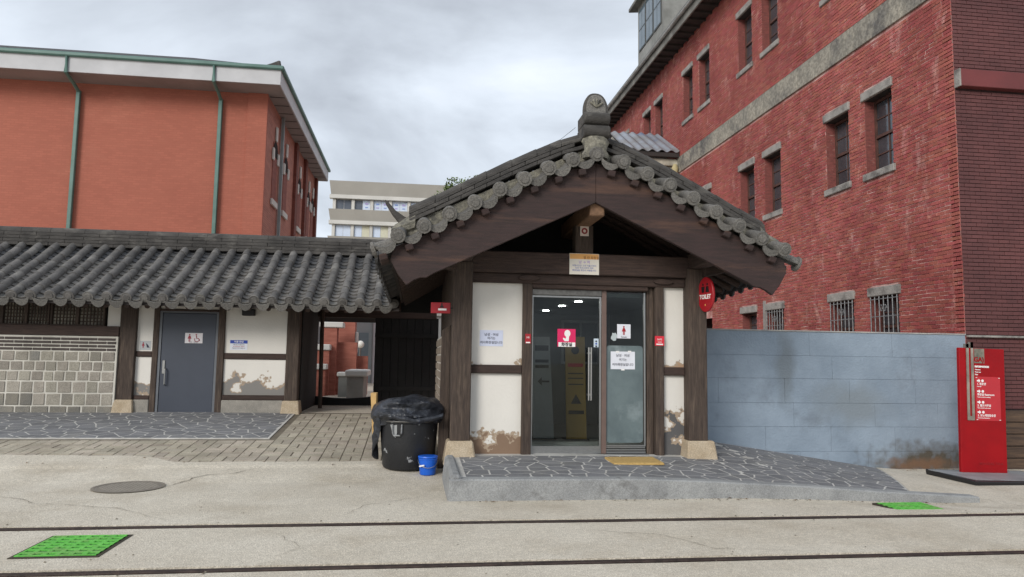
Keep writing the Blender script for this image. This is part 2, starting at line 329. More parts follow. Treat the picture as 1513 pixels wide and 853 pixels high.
int_floor = M('interior_floor', c(92, 94, 92), c(78, 80, 78), 3, 0.3)
yellow_p = plain('mustard_board', c(150, 120, 52), 0.6)
greyb_p = plain('grey_board', c(150, 152, 152), 0.6)

# ------------------------------------------------------------------ ground
RAILS = (7.215, 5.78)
def G(x, y):
    left = 0.45*cl((y-9.6)/5.4)
    right = -(0.09+0.06*cl((y-8.3)/3.0))*sm(7.35, 8.3, y)
    return left*(1-sm(0.6, 2.0, x))+right*sm(3.5, 7.0, x)
def ground():
    xs = [-400, -150, -60, -30, -20, -15]+[-12+0.5*i for i in range(0, 57)]+[20, 30, 60, 150, 400]
    ys = [-200, -60, -20, -5, 0, 2, 3, 4, 5]
    for r_ in sorted(RAILS): ys += [r_-0.05, r_-0.045, r_+0.115, r_+0.12]
    ys += [6.4, 6.8, 7.6, 7.9]+[8.0+0.4*i for i in range(0, 18)]+[9.6, 15.0, 15.5, 16, 18, 22, 30, 45, 80, 150, 400, 900]
    ys = sorted(set(round(y, 4) for y in ys)); b = MB()
    for y in ys:
        groove = any(r_-0.047 < y < r_+0.118 for r_ in RAILS)
        for x in xs:
            z = G(x, y) - (0.06 if groove else 0)
            if 4.6 < y < 9.5 and -8 < x < 9 and not groove: z += 0.004*mn.noise((x*0.7, y*0.7, 0))
            b.v.append((x, y, z))
    n = len(xs)
    for j in range(len(ys)-1):
        for i in range(n-1): b.f.append((j*n+i, j*n+i+1, (j+1)*n+i+1, (j+1)*n+i))
    return struct(b.build('ground', concrete, fix=False, origin=(0, 0, 0)))
ground()

# rails
for k, y in enumerate(RAILS):
    b = MB(); prof = [(-0.045, -0.058), (0.045, -0.058), (0.045, -0.03), (0.034, -0.03), (0.036, 0.004), (0.03, 0.010), (-0.03, 0.010), (-0.036, 0.004), (-0.034, -0.03), (-0.045, -0.03)]
    b.prism(prof, lambda p, q, d: (d, y+p, q), -26, 26)
    o = b.build('tram_rail', rail_m, origin=(0, y, 0))
    tag(o, ['worn steel rail set in the concrete, the one beside the platform kerb', 'worn steel rail set in the concrete, the one farther from the platform kerb'][k], 'rail', 'pair of rails set in the concrete')
    g = MB().box(-26, y+0.05, -0.0585, 26, y+0.11, -0.025)
    g.build('flange_groove_dirt', M('groove_dirt%d' % k, c(88, 76, 66), c(58, 50, 44), 5, 0.95, 0.5, 30), o)

# ------------------------------------------------------------------ sloping block paving (basket weave)
SL = math.atan(0.45/5.4)
pav = struct(MB().hexa([(-9.4, 10.5, G(-9, 10.5)-0.04), (0.4, 10.5, G(0, 10.5)-0.04), (0.4, 15, 0.41), (-9.4, 15, 0.41), (-9.4, 10.5, G(-9, 10.5)+0.004), (0.4, 10.5, G(0, 10.5)+0.004), (0.4, 15, 0.454), (-9.4, 15, 0.454)]).build('paved_forecourt', joint_m, origin=(0, 0, 0)))
pm = MB().hexa([(-.142, -.068, -.01), (.142, -.068, -.01), (.142, .068, -.01), (-.142, .068, -.01), (-.138, -.064, .012), (.138, -.064, .012), (.138, .064, .012), (-.138, .064, .012)])
tmp = pm.build('paver', paver_m, origin=(0, 0, 0)); pmesh = tmp.data; bpy.data.objects.remove(tmp)
cells = []
for j in range(0, 16):
    for i in range(-33, 2):
        cx, cy = i*0.292, 10.62+j*0.292
        edge = 0.12*mn.noise((cx*0.8, 1.3, 0))
        if cy > 14.95 or cx > 0.25 or (cy > 12.2 and cx < -2.25): continue
        if cy < 10.6: continue
        for k in (-1, 1):
            dx, dy, rz = (0, k*0.073, 0) if (i+j) % 2 else (k*0.073, 0, math.pi/2)
            cells.append((cx+dx, cy+dy, rz))
cells.sort(key=lambda q: math.hypot(q[0], q[1])+0.8*max(0, -q[0]-5))
st = MB()
for k, (x, y, rz) in enumerate(cells):
    mtx = Matrix.Translation((x, y, G(x, y)+random.uniform(-.003, .003))) @ Matrix.Rotation(SL, 4, 'X') @ Matrix.Rotation(rz, 4, 'Z')
    if k < 290: add('paver', pmesh, pav, mtx)
    else:
        bb = len(st.v); st.v += [tuple(mtx @ v.co) for v in pmesh.vertices]; st.f += [tuple(bb+i for i in p.vertices) for p in pmesh.polygons]
if st.v: st.build('farther_pavers', paver_m, pav, kind='stuff', fix=False)

b = MB(); nA = 70                                    # concrete spread over the first pavers with a ragged edge
for i in range(nA+1):
    x = -9.5+9.95*i/nA; ye = 10.70+.10*mn.noise((x*.9, 1.3, 0))+.05*mn.noise((x*3.1, 4.3, 0))+.42*sm(-3.1, -3.9, x)+.2*sm(-5, -8, x)
    for y in (10.36, 10.5, (10.5+ye)/2, ye-.02, ye): b.v.append((x, y, G(x, y)+(.017 if 10.4 < y < ye else (.0155 if y >= ye else -.004))))
for i in range(nA):
    for j in range(4): o_ = i*5+j; b.f.append((o_, o_+5, o_+6, o_+1))
struct(b.build('concrete_apron', concrete, fix=False, origin=(0, 0, 0)))
# ------------------------------------------------------------------ crazy paving
def clip(poly, nx, ny, d):
    o = []
    for i in range(len(poly)):
        a, b = poly[i], poly[(i+1) % len(poly)]; da = a[0]*nx+a[1]*ny-d; db = b[0]*nx+b[1]*ny-d
        if da <= 0: o.append(a)
        if da*db < 0: t = da/(da-db); o.append((a[0]+(b[0]-a[0])*t, a[1]+(b[1]-a[1])*t))
    return o
def crazy(poly, size, gap, rnd):
    xs = [p[0] for p in poly]; ys = [p[1] for p in poly]; pts = []
    for i in range(-1, int((max(xs)-min(xs))/size)+2):
        for j in range(-1, int((max(ys)-min(ys))/size)+2):
            pts.append((min(xs)+(i+.5+rnd.uniform(-.42, .42)+0.5*(j % 2))*size, min(ys)+(j+.5+rnd.uniform(-.42, .42))*size))
    inner = poly; n = len(poly)
    for i in range(n):
        a, b = poly[i], poly[(i+1) % n]; ex, ey = b[0]-a[0], b[1]-a[1]; l_ = math.hypot(ex, ey); nx, ny = ey/l_, -ex/l_
        inner = clip(inner, nx, ny, nx*a[0]+ny*a[1]-gap)
    out_ = []
    for p in pts:
        cell = inner
        for q in pts:
            if q is p: continue
            dx, dy = q[0]-p[0], q[1]-p[1]; d2 = math.hypot(dx, dy)
            if d2 > size*3.2: continue
            cell = clip(cell, dx/d2, dy/d2, (p[0]*dx+p[1]*dy)/d2+d2/2-gap)
            if len(cell) < 3: break
        if len(cell) >= 3:
            ar = abs(sum(cell[i][0]*cell[(i+1) % len(cell)][1]-cell[(i+1) % len(cell)][0]*cell[i][1] for i in range(len(cell))))/2
            if ar > 0.004: out_.append(cell)
    return out_
def stones(cells, zf, parent, mat, h=0.0022):
    for cell in cells:
        b = MB(); n = len(cell); cx = sum(p[0] for p in cell)/n; cy = sum(p[1] for p in cell)/n; dz = random.uniform(-.0007, .0007)
        lo = [(p[0], p[1], zf(*p)-0.01) for p in cell]
        hi = [(cx+(p[0]-cx)*0.985, cy+(p[1]-cy)*0.985, zf(*p)+h+dz) for p in cell]
        b.v = lo+hi; b.f = [tuple(range(n, 2*n))]+[(i, (i+1) % n, n+(i+1) % n, n+i) for i in range(n)]
        b.build('flagstone', mat, parent)
rnd = random.Random(5)
patio = struct(MB().hexa([(-9.6, 12.35, .2), (-2.3, 12.35, .2), (-2.3, 14.98, .40), (-9.6, 14.98, .40), (-9.6, 12.35, G(-5, 12.35)+.018), (-2.3, 12.35, G(-5, 12.35)+.018), (-2.3, 14.98, G(-5, 14.98)+.018), (-9.6, 14.98, G(-5, 14.98)+.018)]).build('crazy_paved_patio', grout_m, origin=(0, 0, 0)))
stones(crazy([(-9.0, 12.38), (-2.33, 12.38), (-2.33, 14.95), (-9.0, 14.95)], 0.272, 0.0095, rnd), lambda x, y: G(-5, y)+.018, patio, flag_m)

def front(x): return lerp_pts([(0, .225), (2.6, .215), (3.5, .18), (4.76, .11), (5.63, .045), (6.9, -.03)], x)
def back(x): return lerp_pts([(0, .31), (4.8, .31), (7.75, -.14), (9, -.2)], x)
def PZ(x, y): t = cl((y-8.4)/3.0); return front(x)*(1-t)+back(x)*t
b = MB(); nx_ = 130
def xr(t, y): return 0.5+t*((6.17+(y-8.45)*0.515)-0.5)
ysp = [8.4+2.96*i/30 for i in range(31)]
for y in ysp:
    for i in range(nx_+1): x = xr(i/nx_, y); b.v.append((x, y, PZ(x, y)))
for j in range(len(ysp)-1):
    for i in range(nx_): o_ = j*(nx_+1)+i; b.f.append((o_, o_+1, o_+nx_+2, o_+nx_+1))
plat = struct(b.build('entrance_platform', grout_m, fix=False, origin=(0, 0, 0)))
stones(crazy([(.62, 8.47), (4.2, 8.47), (4.2, 10.02), (.62, 10.02)], 0.245, 0.009, rnd), PZ, plat, flag_m)
stones(crazy([(4.2, 8.47), (6.15, 8.47), (7.62, 11.33), (4.2, 11.33)], 0.245, 0.009, rnd), PZ, plat, flag_m)
b = MB(); ring = []
for i in range(60):
    x = 0.42+(6.95-0.42)*i/59; z = front(x)+0.016; z0 = G(x, 8.3)-0.06; z = max(z, G(x, 8.3)+0.004)
    wv = 0.008*mn.noise((x*1.3, 0, 2))
    ring.append([(x, 8.28+wv, z0), (x, 8.285+wv, z-0.015), (x, 8.30+wv, z), (x, 8.455, z+0.002), (x, 8.455, z0)])
b.sweep(ring); b.build('kerb', kerb_m, plat, smooth=False)
b = MB().hexa([(.40, 8.30, -.05), (.58, 8.30, -.05), (.58, 9.84, -.02), (.40, 9.84, -.02), (.435, 8.31, .285), (.56, 8.31, .285), (.56, 9.84, .31), (.435, 9.84, .31)])
b.build('kerb', kerb_m, plat, bevel=0.03)
b = MB()                                     # concrete fillet beyond the flagstones, running out to the plain ground
for j, y in enumerate([8.45, 9.2, 10, 10.7, 11.36]):
    x0 = 6.15+(y-8.45)*0.515; x1 = 7.05+(y-8.45)*0.48
    for t in (0, .5, 1): x = x0+(x1-x0)*t; b.v.append((x, y, max(PZ(x, y)+0.006, G(x, y)+0.004) if t < 1 else G(x, y)-0.01))
for j in range(4):
    for i in range(2): o_ = j*3+i; b.f.append((o_, o_+1, o_+4, o_+3))
b.build('concrete_fillet', concrete, plat, fix=False)
tag(MB().hexa([(2.60, 9.32, PZ(2.9, 9.3)), (3.29, 9.32, PZ(2.9, 9.3)), (3.29, 9.80, PZ(2.9, 9.8)), (2.60, 9.80, PZ(2.9, 9.8)), (2.61, 9.33, PZ(2.9, 9.3)+.03), (3.28, 9.33, PZ(2.9, 9.3)+.03), (3.28, 9.79, PZ(2.9, 9.8)+.03), (2.61, 9.79, PZ(2.9, 9.8)+.03)]).build('doormat', mat_m, bevel=.005), 'straw yellow doormat on the flagstone platform before the glass door', 'doormat')

# ------------------------------------------------------------------ tile meshes (local +Y runs up the slope)
def keep(mb, mat, smooth=True):
    o = mb.build('t', mat, origin=(0, 0, 0), smooth=smooth); me = o.data; bpy.data.objects.remove(o); return me
def roll(b, ln, r0, r1, n=8, y0=0.0, base=-0.02):
    rings = []
    for y, r_ in ((y0, r0), (y0+ln, r1)):
        rings.append([(r_*math.cos(math.pi*k/n), y, r_*math.sin(math.pi*k/n)) for k in range(n+1)]+[(-r_*.96, y, base), (r_*.96, y, base)])
    return b.sweep(rings)
def disc(b, r_, y, th, zc, n=14):
    rings = [[(rr*math.cos(2*math.pi*k/n), yy, zc+rr*math.sin(2*math.pi*k/n)) for k in range(n)] for rr, yy in ((r_*.94, y), (r_, y+th*.3), (r_, y+th))]
    b.sweep(rings)
    rings = [[(rr*math.cos(2*math.pi*k/n), yy, zc+rr*math.sin(2*math.pi*k/n)) for k in range(n)] for rr, yy in ((r_*.55, y-.012), (r_*.66, y+.004))]
    return b.sweep(rings)
def pan(b, ln, w_, sag, th=0.018, n=6, y0=0.0, tilt=0.0):
    rings = []
    for y in (y0, y0+ln):
        up_ = tilt*(1-(y-y0)/ln)
        top = [((k/n-.5)*w_, y, -sag*(1-(2*k/n-1)**2)+up_) for k in range(n+1)]
        rings.append(top+[(p[0], y, p[2]-th) for p in reversed(top)])
    return b.sweep(rings)
def crescent(b, w_, sag, drop, y, th=0.03, n=8):
    top = [((k/n-.5)*w_, -sag*(1-(2*k/n-1)**2)) for k in range(n+1)]
    bot = [((k/n-.5)*w_, -sag*(1-(2*k/n-1)**2)-drop*(1-(2*k/n-1)**2)**.5-0.012) for k in range(n+1)]
    return b.prism(top+bot[::-1], lambda p, q, d: (p, d, q), y, y+th)
pan_m = M('pan_tile_pale', c(112, 108, 104), c(86, 84, 81), 6, 0.85, 0.5, 40, island=0.26, col3=c(128, 125, 119), scale3=3, lo3=0.55, hi3=0.75)
ROLL_M = keep(roll(MB(), .335, .084, .079), tile_m)
EAVE_ROLL = keep(disc(roll(MB(), .335, .084, .076), .098, -.03, .032, .0), tile_m)
PAN_M = keep(pan(MB(), .30, .27, .06, th=.026, tilt=.040), pan_m)
EAVE_PAN = keep(crescent(pan(MB(), .30, .27, .055, tilt=.022), .28, .06, .11, -.035), relief_m)

# ------------------------------------------------------------------ low tiled wing
WY = 15.0; EY, EZ, RY, RZ = 14.0, 2.60, 16.3, 3.86
wing = thing('tiled_wing', 'long low building with grey tiled roof, slate door and half-timbered plaster wall', 'building', (-5.5, 16, .45))
def wz(y):
    t = (y-EY)/(RY-EY); return EZ+(RZ-EZ)*(0.86*t+0.14*t*t)
def slope_mtx(x, y, dz=0.0, jx=0.0):
    a = math.atan2(wz(y+.15)-wz(y), .15)
    return Matrix.Translation((x, y, wz(y)+dz)) @ Matrix.Rotation(a, 4, 'X') @ Matrix.Rotation(jx, 4, 'Z')
roof = MB()
rings = []
for t in range(0, 9):
    y = EY+.06+(RY-EY-.06)*t/8; rings.append([(-12, y, wz(y)-.10), (-.32, y, wz(y)-.10), (-.32, y, wz(y)-.16), (-12, y, wz(y)-.16)])
for t in range(1, 9):
    y = RY+(RY-EY)*t/8; z = wz(2*RY-y); rings.append([(-12, y, z-.10), (-.32, y, z-.10), (-.32, y, z-.16), (-12, y, z-.16)])
roof.sweep(rings); wroof = roof.build('roof', soffit_d, wing)
npan = 0; stp = MB(); PX = 0.322; rows = [-.42-PX*i for i in range(0, 35)]
for ri, x in enumerate(rows):
    y = EY; k = 0
    while y < RY-.18:
        a = math.atan2(wz(y+.15)-wz(y), .15)
        add('roll_tile', EAVE_ROLL if k == 0 else ROLL_M, wroof, slope_mtx(x+.02*mn.noise((x, y*.6, 3))+random.uniform(-.006, .006), y, .012+random.uniform(-.005, .005), random.uniform(-.03, .03)))
        y += .318*math.cos(a); k += 1
    y = EY+.0; k = 0
    while y < RY-.15:
        a = math.atan2(wz(y+.15)-wz(y), .15); mtx = slope_mtx(x-PX/2+random.uniform(-.008, .008), y, -.01+random.uniform(-.006, .006), random.uniform(-.03, .03))
        me = EAVE_PAN if k == 0 else PAN_M
        if npan < 295 and (k < 11): add('pan_tile', me, wroof, mtx); npan += 1
        else:
            bb = len(stp.v); stp.v += [tuple(mtx @ v.co) for v in me.vertices]; stp.f += [tuple(bb+i for i in p.vertices) for p in me.polygons]
        y += .172*math.cos(a); k += 1
# rear slope and rows off to the side, never picked apart from here
for ri in range(0, 36):
    x = -.42-PX*ri
    for k in range(8):
        y = 2*RY-(EY+.3*k); z = wz(EY+.3*k)
        mtx = Matrix.Translation((x, y, z+.012)) @ Matrix.Rotation(math.pi, 4, 'Z') @ Matrix.Rotation(.5, 4, 'X')
        for me, dx, dz in ((ROLL_M, 0, 0), (PAN_M, -PX/2, -.02)):
            m2 = Matrix.Translation((dx, 0, dz)) @ mtx; bb = len(stp.v); stp.v += [tuple(m2 @ v.co) for v in me.vertices]; stp.f += [tuple(bb+i for i in p.vertices) for p in me.polygons]
stp.build('outlying_tiles', tile_d, wroof, kind='stuff', fix=False)
# ridge: courses of flat tiles, mortar and a capping roll
x = -12.0; k = 0
while x < -.35:
    ln = .62+random.uniform(-.05, .05); x2 = min(x+ln, -.33)
    for l_ in range(4):
        dx = .31*(l_ % 2); o_ = random.uniform(-.008, .008)
        MB().box(x+dx+.002, RY-.17+.012*l_+o_, 3.80+.072*l_, x2+dx-.002, RY+.17-.012*l_, 3.80+.072*l_+.066).build('ridge_tile', ridge_m, wroof, bevel=.006)
    b = MB(); rr = .115; n = 8
    b.sweep([[(xx, RY+rr*math.cos(math.pi*q/n), 4.09+rr*math.sin(math.pi*q/n)) for q in range(n+1)] for xx in (x+.003, x2-.003)]); b.build('ridge_roll', ridge_m, wroof, smooth=True)
    x = x2
# rafters and beams
for i in range(0, 32):
    x = -.6-.36*i
    MB().tube([(x, EY+.12, wz(EY+.12)-.20), (x, WY+.3, wz(WY+.3)-.20)], .05, 8).build('rafter', wood_y, wing, smooth=True)
MB().box(-12, WY-.10, 2.52, -.3, WY+.12, 2.80).build('wall_plate', wood_h, wing, bevel=.012)
MB().box(-12, WY+.02, 2.80, -.3, WY+.12, 3.05).build('eave_board', wood_h, wing)
def post(x0, x1, z0, z1, y0=WY-.12, y1=WY+.12, mat=None, nm='post'): return MB().box(x0, y0, z0, x1, y1, z1).build(nm, mat or wood_v, wing, bevel=.012)
post(-2.53, -2.28, .70, 2.52); post(-5.66, -5.36, .70, 2.52)
post(-5.06, -4.95, .45, 2.52, WY-.08, WY+.08, nm='door_jamb'); post(-3.85, -3.72, .45, 2.52, WY-.08, WY+.08, nm='door_jamb')
MB().frustum(-2.40, WY, .38, .70, .19, .19, .155, .155).build('post_base', stone_m, wing, bevel=.015)
MB().frustum(-5.51, WY, .38, .70, .20, .19, .17, .155).build('post_base', stone_m, wing, bevel=.015)
post(-3.72, -2.53, 1.50, 1.62, WY-.06, WY+.06, wood_h, 'rail'); post(-5.36, -5.06, 1.52, 1.63, WY-.06, WY+.06, wood_h, 'rail')
post(-3.72, -2.53, .70, .80, WY-.07, WY+.07, wood_h, 'rail'); post(-5.36, -5.06, .70, .78, WY-.07, WY+.07, wood_h, 'rail')
post(-4.95, -3.85, 2.42, 2.465, WY-.07, WY+.07, wood_h, 'door_head')
pw_up = MPlaster('plaster_wing_upper', 1.0, .5, c(130, 126, 120), 4.2, 0.0); pw_lo = MPlaster('plaster_wing_lower', .74, .75, c(134, 131, 127), 2.5, 0.70)
for (x0, x1, z0, z1, mt) in ((-3.72, -2.53, 1.62, 2.53, pw_up), (-3.72, -2.53, .80, 1.50, pw_lo), (-5.36, -5.06, 1.63, 2.53, pw_up), (-5.36, -5.06, .78, 1.52, pw_lo), (-4.95, -3.85, 2.465, 2.53, pw_up), (-5.92, -5.66, 2.10, 2.53, pw_up)):
    MB().box(x0, WY-.03, z0, x1, WY+.04, z1).build('plaster_panel', mt, wing)
MB().box(-3.72, WY-.10, .36, -2.55, WY+.1, .70).build('stone_plinth', base_stone, wing, bevel=.012)
MB().box(-5.34, WY-.10, .36, -5.06, WY+.1, .70).build('stone_plinth', base_stone, wing, bevel=.012)
wd = MB().box(-4.90, WY-.045, .46, -3.90, WY+.01, 2.385).build('door', door_m, wing, bevel=.006)
b = MB(); b.box(-4.95, WY-.06, .45, -4.905, WY+.03, 2.42); b.box(-3.895, WY-.06, .45, -3.85, WY+.03, 2.42); b.box(-4.905, WY-.06, 2.39, -3.895, WY+.03, 2.42); b.build('frame', M('door_frame_grey', c(104, 108, 114), None, 4, .5), wd)
b = MB(); b.tube([(-4.79, WY-.06, 1.30), (-4.79, WY-.10, 1.28), (-4.79, WY-.10, 1.00), (-4.79, WY-.06, .98)], .014, 8); b.build('handle', steel, wd, smooth=True)
MB().box(-4.86, WY-.062, 1.20, -4.81, WY-.044, 1.46).build('lock_plate', steel, wd, bevel=.004)
MB().box(-12, WY+.06, .4, -2.3, WY+.10, 2.9).build('wall_core', black_wood, wing)
# lattice windows
for (x0, x1) in ((-8.20, -7.85), (-7.79, -7.42), (-7.36, -7.0), (-6.92, -6.50), (-6.44, -6.0)):
    lw = MB(); lw.box(x0, WY-.06, 2.10, x1, WY+.03, 2.125); lw.box(x0-.03, WY-.06, 2.10, x0, WY+.03, 2.52); lw.box(x1, WY-.06, 2.10, x1+.03, WY+.03, 2.52); o = lw.build('lattice_window', wood_v, wing)
    MB().box(x0, WY+.02, 2.12, x1, WY+.03, 2.52).build('paper_pane', M('dusty_pane', c(186, 180, 164), c(90, 86, 80), 2.5, .8), o)
    b = MB()
    for i in range(1, 7): xx = x0+(x1-x0)*i/7; b.box(xx-.009, WY-.01, 2.12, xx+.009, WY+.012, 2.52)
    for i in range(1, 6): zz = 2.12+.4*i/6; b.box(x0, WY-.012, zz-.009, x1, WY+.01, zz+.009)
    b.build('lattice', wood_v, o)
MB().box(-12, WY-.14, 1.905, -5.66, WY+.06, 2.10).build('rail', wood_h, wing, bevel=.01)
# stone and brick lower wall
lw = MB().box(-12, WY-.16, .2, -5.66, WY+.05, 1.90).build('lower_wall', M('white_pointing', c(206, 202, 192), c(184, 180, 170), 3, .95, .3, 50), wing)
stone_g = speckle(M('cut_wall_stone', c(164, 158, 146), c(146, 140, 129), 3, .9, .6, 35, island=.16, hue=.012), .3, 80)
stone_d = speckle(M('dark_wall_stone', c(122, 120, 114), c(140, 134, 122), 2, .9, .6, 35, island=.16), .3, 80)
brick_k = M('charcoal_brick', c(84, 76, 72), c(70, 63, 60), 3, .9, .4, 50, island=.12)
z = 1.865
for r_ in range(4):
    x = -5.70-(0.16 if r_ % 2 else 0)
    if r_ % 2: MB().box(x+.012, WY-.172, z-.045, -5.69, WY-.1, z).build('brick', brick_k, lw, bevel=.004)
    while x > -11.6:
        x0 = x-.33; MB().box(x0+.012, WY-.172, z-.045, x-.004, WY-.1, z).build('brick', brick_k, lw, bevel=.004); x = x0
    z -= .066
z = 1.60
for r_, (hh, ww) in enumerate(((.185, .235), (.18, .215), (.185, .22), (.22, .26), (.23, .26), (.24, .30))):
    x = -5.69
    while x > -11.6:
        w2 = ww*random.uniform(.80, 1.08); j = [random.uniform(-.006, .006) for _ in range(8)]
        x0 = x-w2; z0 = z-hh; yq = WY-.170+random.uniform(-.005, .004)
        MB().hexa([(x0+.018+j[0], yq, z0+.016+j[1]), (x-.008+j[2], yq, z0+.016+j[3]), (x-.002, WY-.1, z0+.006), (x0+.008, WY-.1, z0+.006), (x0+.018+j[4], yq, z-.004+j[5]), (x-.008+j[6], yq, z-.004+j[7]), (x-.002, WY-.1, z+.004), (x0+.008, WY-.1, z+.004)]).build('stone', stone_d if (r_ == 5 or (r_ == 4 and x < -6.9) or random.random() < .05) else stone_g, lw, bevel=.009)
        x = x0
    z -= hh+.006
# passage through the wing
MB().box(-2.34, WY+.13, .4, -2.26, 17.5, 3.0).build('passage_wall', black_wood, wing)
MB().box(-2.4, 17.40, 2.50, .5, 17.62, 3.0).build('passage_lintel', wood_h, wing, bevel=.01)
b = MB(); b.sweep([[(x, 17.42, .45), (x, 17.60, .45), (x, 17.60, .66-.05*math.sin(math.pi*cl((x+2.3)/1.4))), (x, 17.42, .66-.05*math.sin(math.pi*cl((x+2.3)/1.4)))] for x in [-2.3+.1*i for i in range(15)]]); b.build('threshold_beam', black_wood, wing)
for i in range(8):
    x0 = -.93+.185*i; MB().box(x0, 17.42+.004*(i % 2), .48, x0+.18, 17.47, 2.5).build('gate_board', black_wood, wing, bevel=.004)
MB().box(-.94, 17.475, .45, .55, 17.50, 2.52).build('gate_light_stop', black_wood, wing)  # added black sheet that stops light showing between the gate boards
MB().box(-.94, 17.38, .80, .5, 17.42, .90).build('gate_batten', black_wood, wing); MB().box(-.94, 17.38, 2.05, .5, 17.42, 2.15).build('gate_batten', black_wood, wing)
MB().box(-.34, WY+.0, 2.50, .60, WY+.06, 4.1).build('passage_shade_sheet', black_wood, wing)  # added black sheet closing the gap where the upper passage lies in shade
MB().tube([(-2.02, 16.4, .45), (-2.08, 16.7, 2.6)], .045, 8).build('prop_pole', wood_v, wing, smooth=True)
tag(MB().box(-3.40, WY-.16, 2.36, -3.16, WY-.03, 2.49).build('alarm_box', black_p, bevel=.01), 'small black box fixed high on the plaster beside the slate door', 'box')

# ------------------------------------------------------------------ gabled toilet building
CX = 2.32; GY = 9.20; BY = 15.0                         # ridge x, bargeboard plane, rear of roof
hall = thing('gabled_hall', 'small gabled building with grey tiled roof, glass door and plaster panels', 'building', (CX, 12.5, .25))
ZD = [(0, 4.30), (.35, 4.20), (.9, 3.95), (1.2, 3.80), (2.2, 3.27), (2.5, 3.13), (2.75, 3.03)]
def zd(u): return lerp_pts(ZD, u)
def rz(u, y): return zd(u)-.17*sm(9.3, 12.5, y)*(u/2.7)**2
def ru(u, y): return u-.06*sm(9.3, 12.5, y)*(u/2.7)**2
def hp(s, u, y, dz=0.0): return (CX+s*ru(u, y), y, rz(u, y)+dz)
US = [0, .2, .45, .7, .95, 1.2, 1.5, 1.8, 2.1, 2.4, 2.68]
hroof = None
rings = []
ysd = [GY+.04, 9.8, 10.4, 11.2, 12.2, 13.5, BY]
b = MB()
for y in ysd:
    top = [hp(-1, u, y, -.15) for u in reversed(US)]+[hp(1, u, y, -.15) for u in US[1:]]
    rings.append(top+[(p[0], p[1], p[2]-.05) for p in reversed(top)])
b.sweep(rings); hroof = b.build('roof', soffit_d, hall)
# bargeboards
for s in (-1, 1):
    U2 = [0, .15, .4, .8, 1.2, 1.6, 2.0, 2.2, 2.35, 2.45, 2.55, 2.62]
    LOWP = [(0, 3.665), (2.10, 2.665), (2.20, 2.605), (2.28, 2.60), (2.36, 2.565), (2.45, 2.50), (2.56, 2.64), (2.66, 2.82)]
    top = [(u, zd(u)-.10) for u in U2]; bot = LOWP
    b = MB(); b.prism(top+bot[::-1], lambda p, q, d: (CX+s*(p+.001), d, q), GY, GY+.065); b.build('bargeboard', wood_r, hroof, bevel=.006)
# gable edge tiles: round tile ends with crescent tile ends between, short tiles running back
sp = .318
for s in (-1, 1):
    for i in range(0, 9):
        if s == 1 and i == 0: continue
        u = i*sp+.02; z = zd(u)
        a = -s*math.atan2(zd(u)-zd(u+.1), .1)*.25 if i else 0
        b = MB(); disc(roll(b, .50, .084, .08, 8), .098, -.035, .04, .0)
        o_ = b.build('t', tile_m, origin=(0, 0, 0), smooth=True); me = o_.data; bpy.data.objects.remove(o_); me.materials[0] = relief_m
        add('gable_round_tile', me, hroof, Matrix.Translation((CX+s*u, GY-.12+random.uniform(-.012, .012), z+random.uniform(-.008, .008))) @ Matrix.Rotation(a, 4, 'Y') @ Matrix.Rotation(random.uniform(-.05, .05), 4, 'Z') @ Matrix.Rotation(R(17), 4, 'X'))
    for i in range(0, 8 if s == 1 else 9):
        u = (i+.5)*sp+.02; z = zd(u)
        a = s*math.atan2(zd(u-.1)-zd(u+.1), .2)*.8
        b = MB(); crescent(pan(b, .46, .29, .055), .28, .05, .080, -.03, .035)
        o_ = b.build('t', tile_m, origin=(0, 0, 0), smooth=True); me = o_.data; bpy.data.objects.remove(o_); me.materials[0] = relief_m
        add('gable_crescent_tile', me, hroof, Matrix.Translation((CX+s*u, GY-.10, z-.02)) @ Matrix.Rotation(a, 4, 'Y') @ Matrix.Rotation(R(15), 4, 'X'))
        MB().hexa([(-.05, -.10, -.05), (.05, -.10, -.05), (.06, .25, -.07), (-.06, .25, -.07), (-.05, -.12, .03), (.05, -.12, .03), (.06, .25, .05), (-.06, .25, .05)]).build('wooden_spur', wood_r, hroof, bevel=.01, origin=(0, 0, 0)).matrix_basis = Matrix.Translation((CX+s*(u+.02), GY+.02, z-.19)) @ Matrix.Rotation(a, 4, 'Y')
# corner roll tiles poking outwards at the eaves
for s in (-1, 1):
    b = MB(); disc(roll(b, .42, .085, .078), .105, -.035, .04, .0); o_ = b.build('corner_tile', relief_m, hroof, smooth=True, origin=(0, 0, 0))
    ang = -s*R(108) if s < 0 else R(72)
    o_.matrix_basis = Matrix.Translation((CX+s*2.86, GY+.12, zd(2.86)-.03)) @ Matrix.Rotation(R(90)*s, 4, 'Z') @ Matrix.Rotation(R(20), 4, 'X')
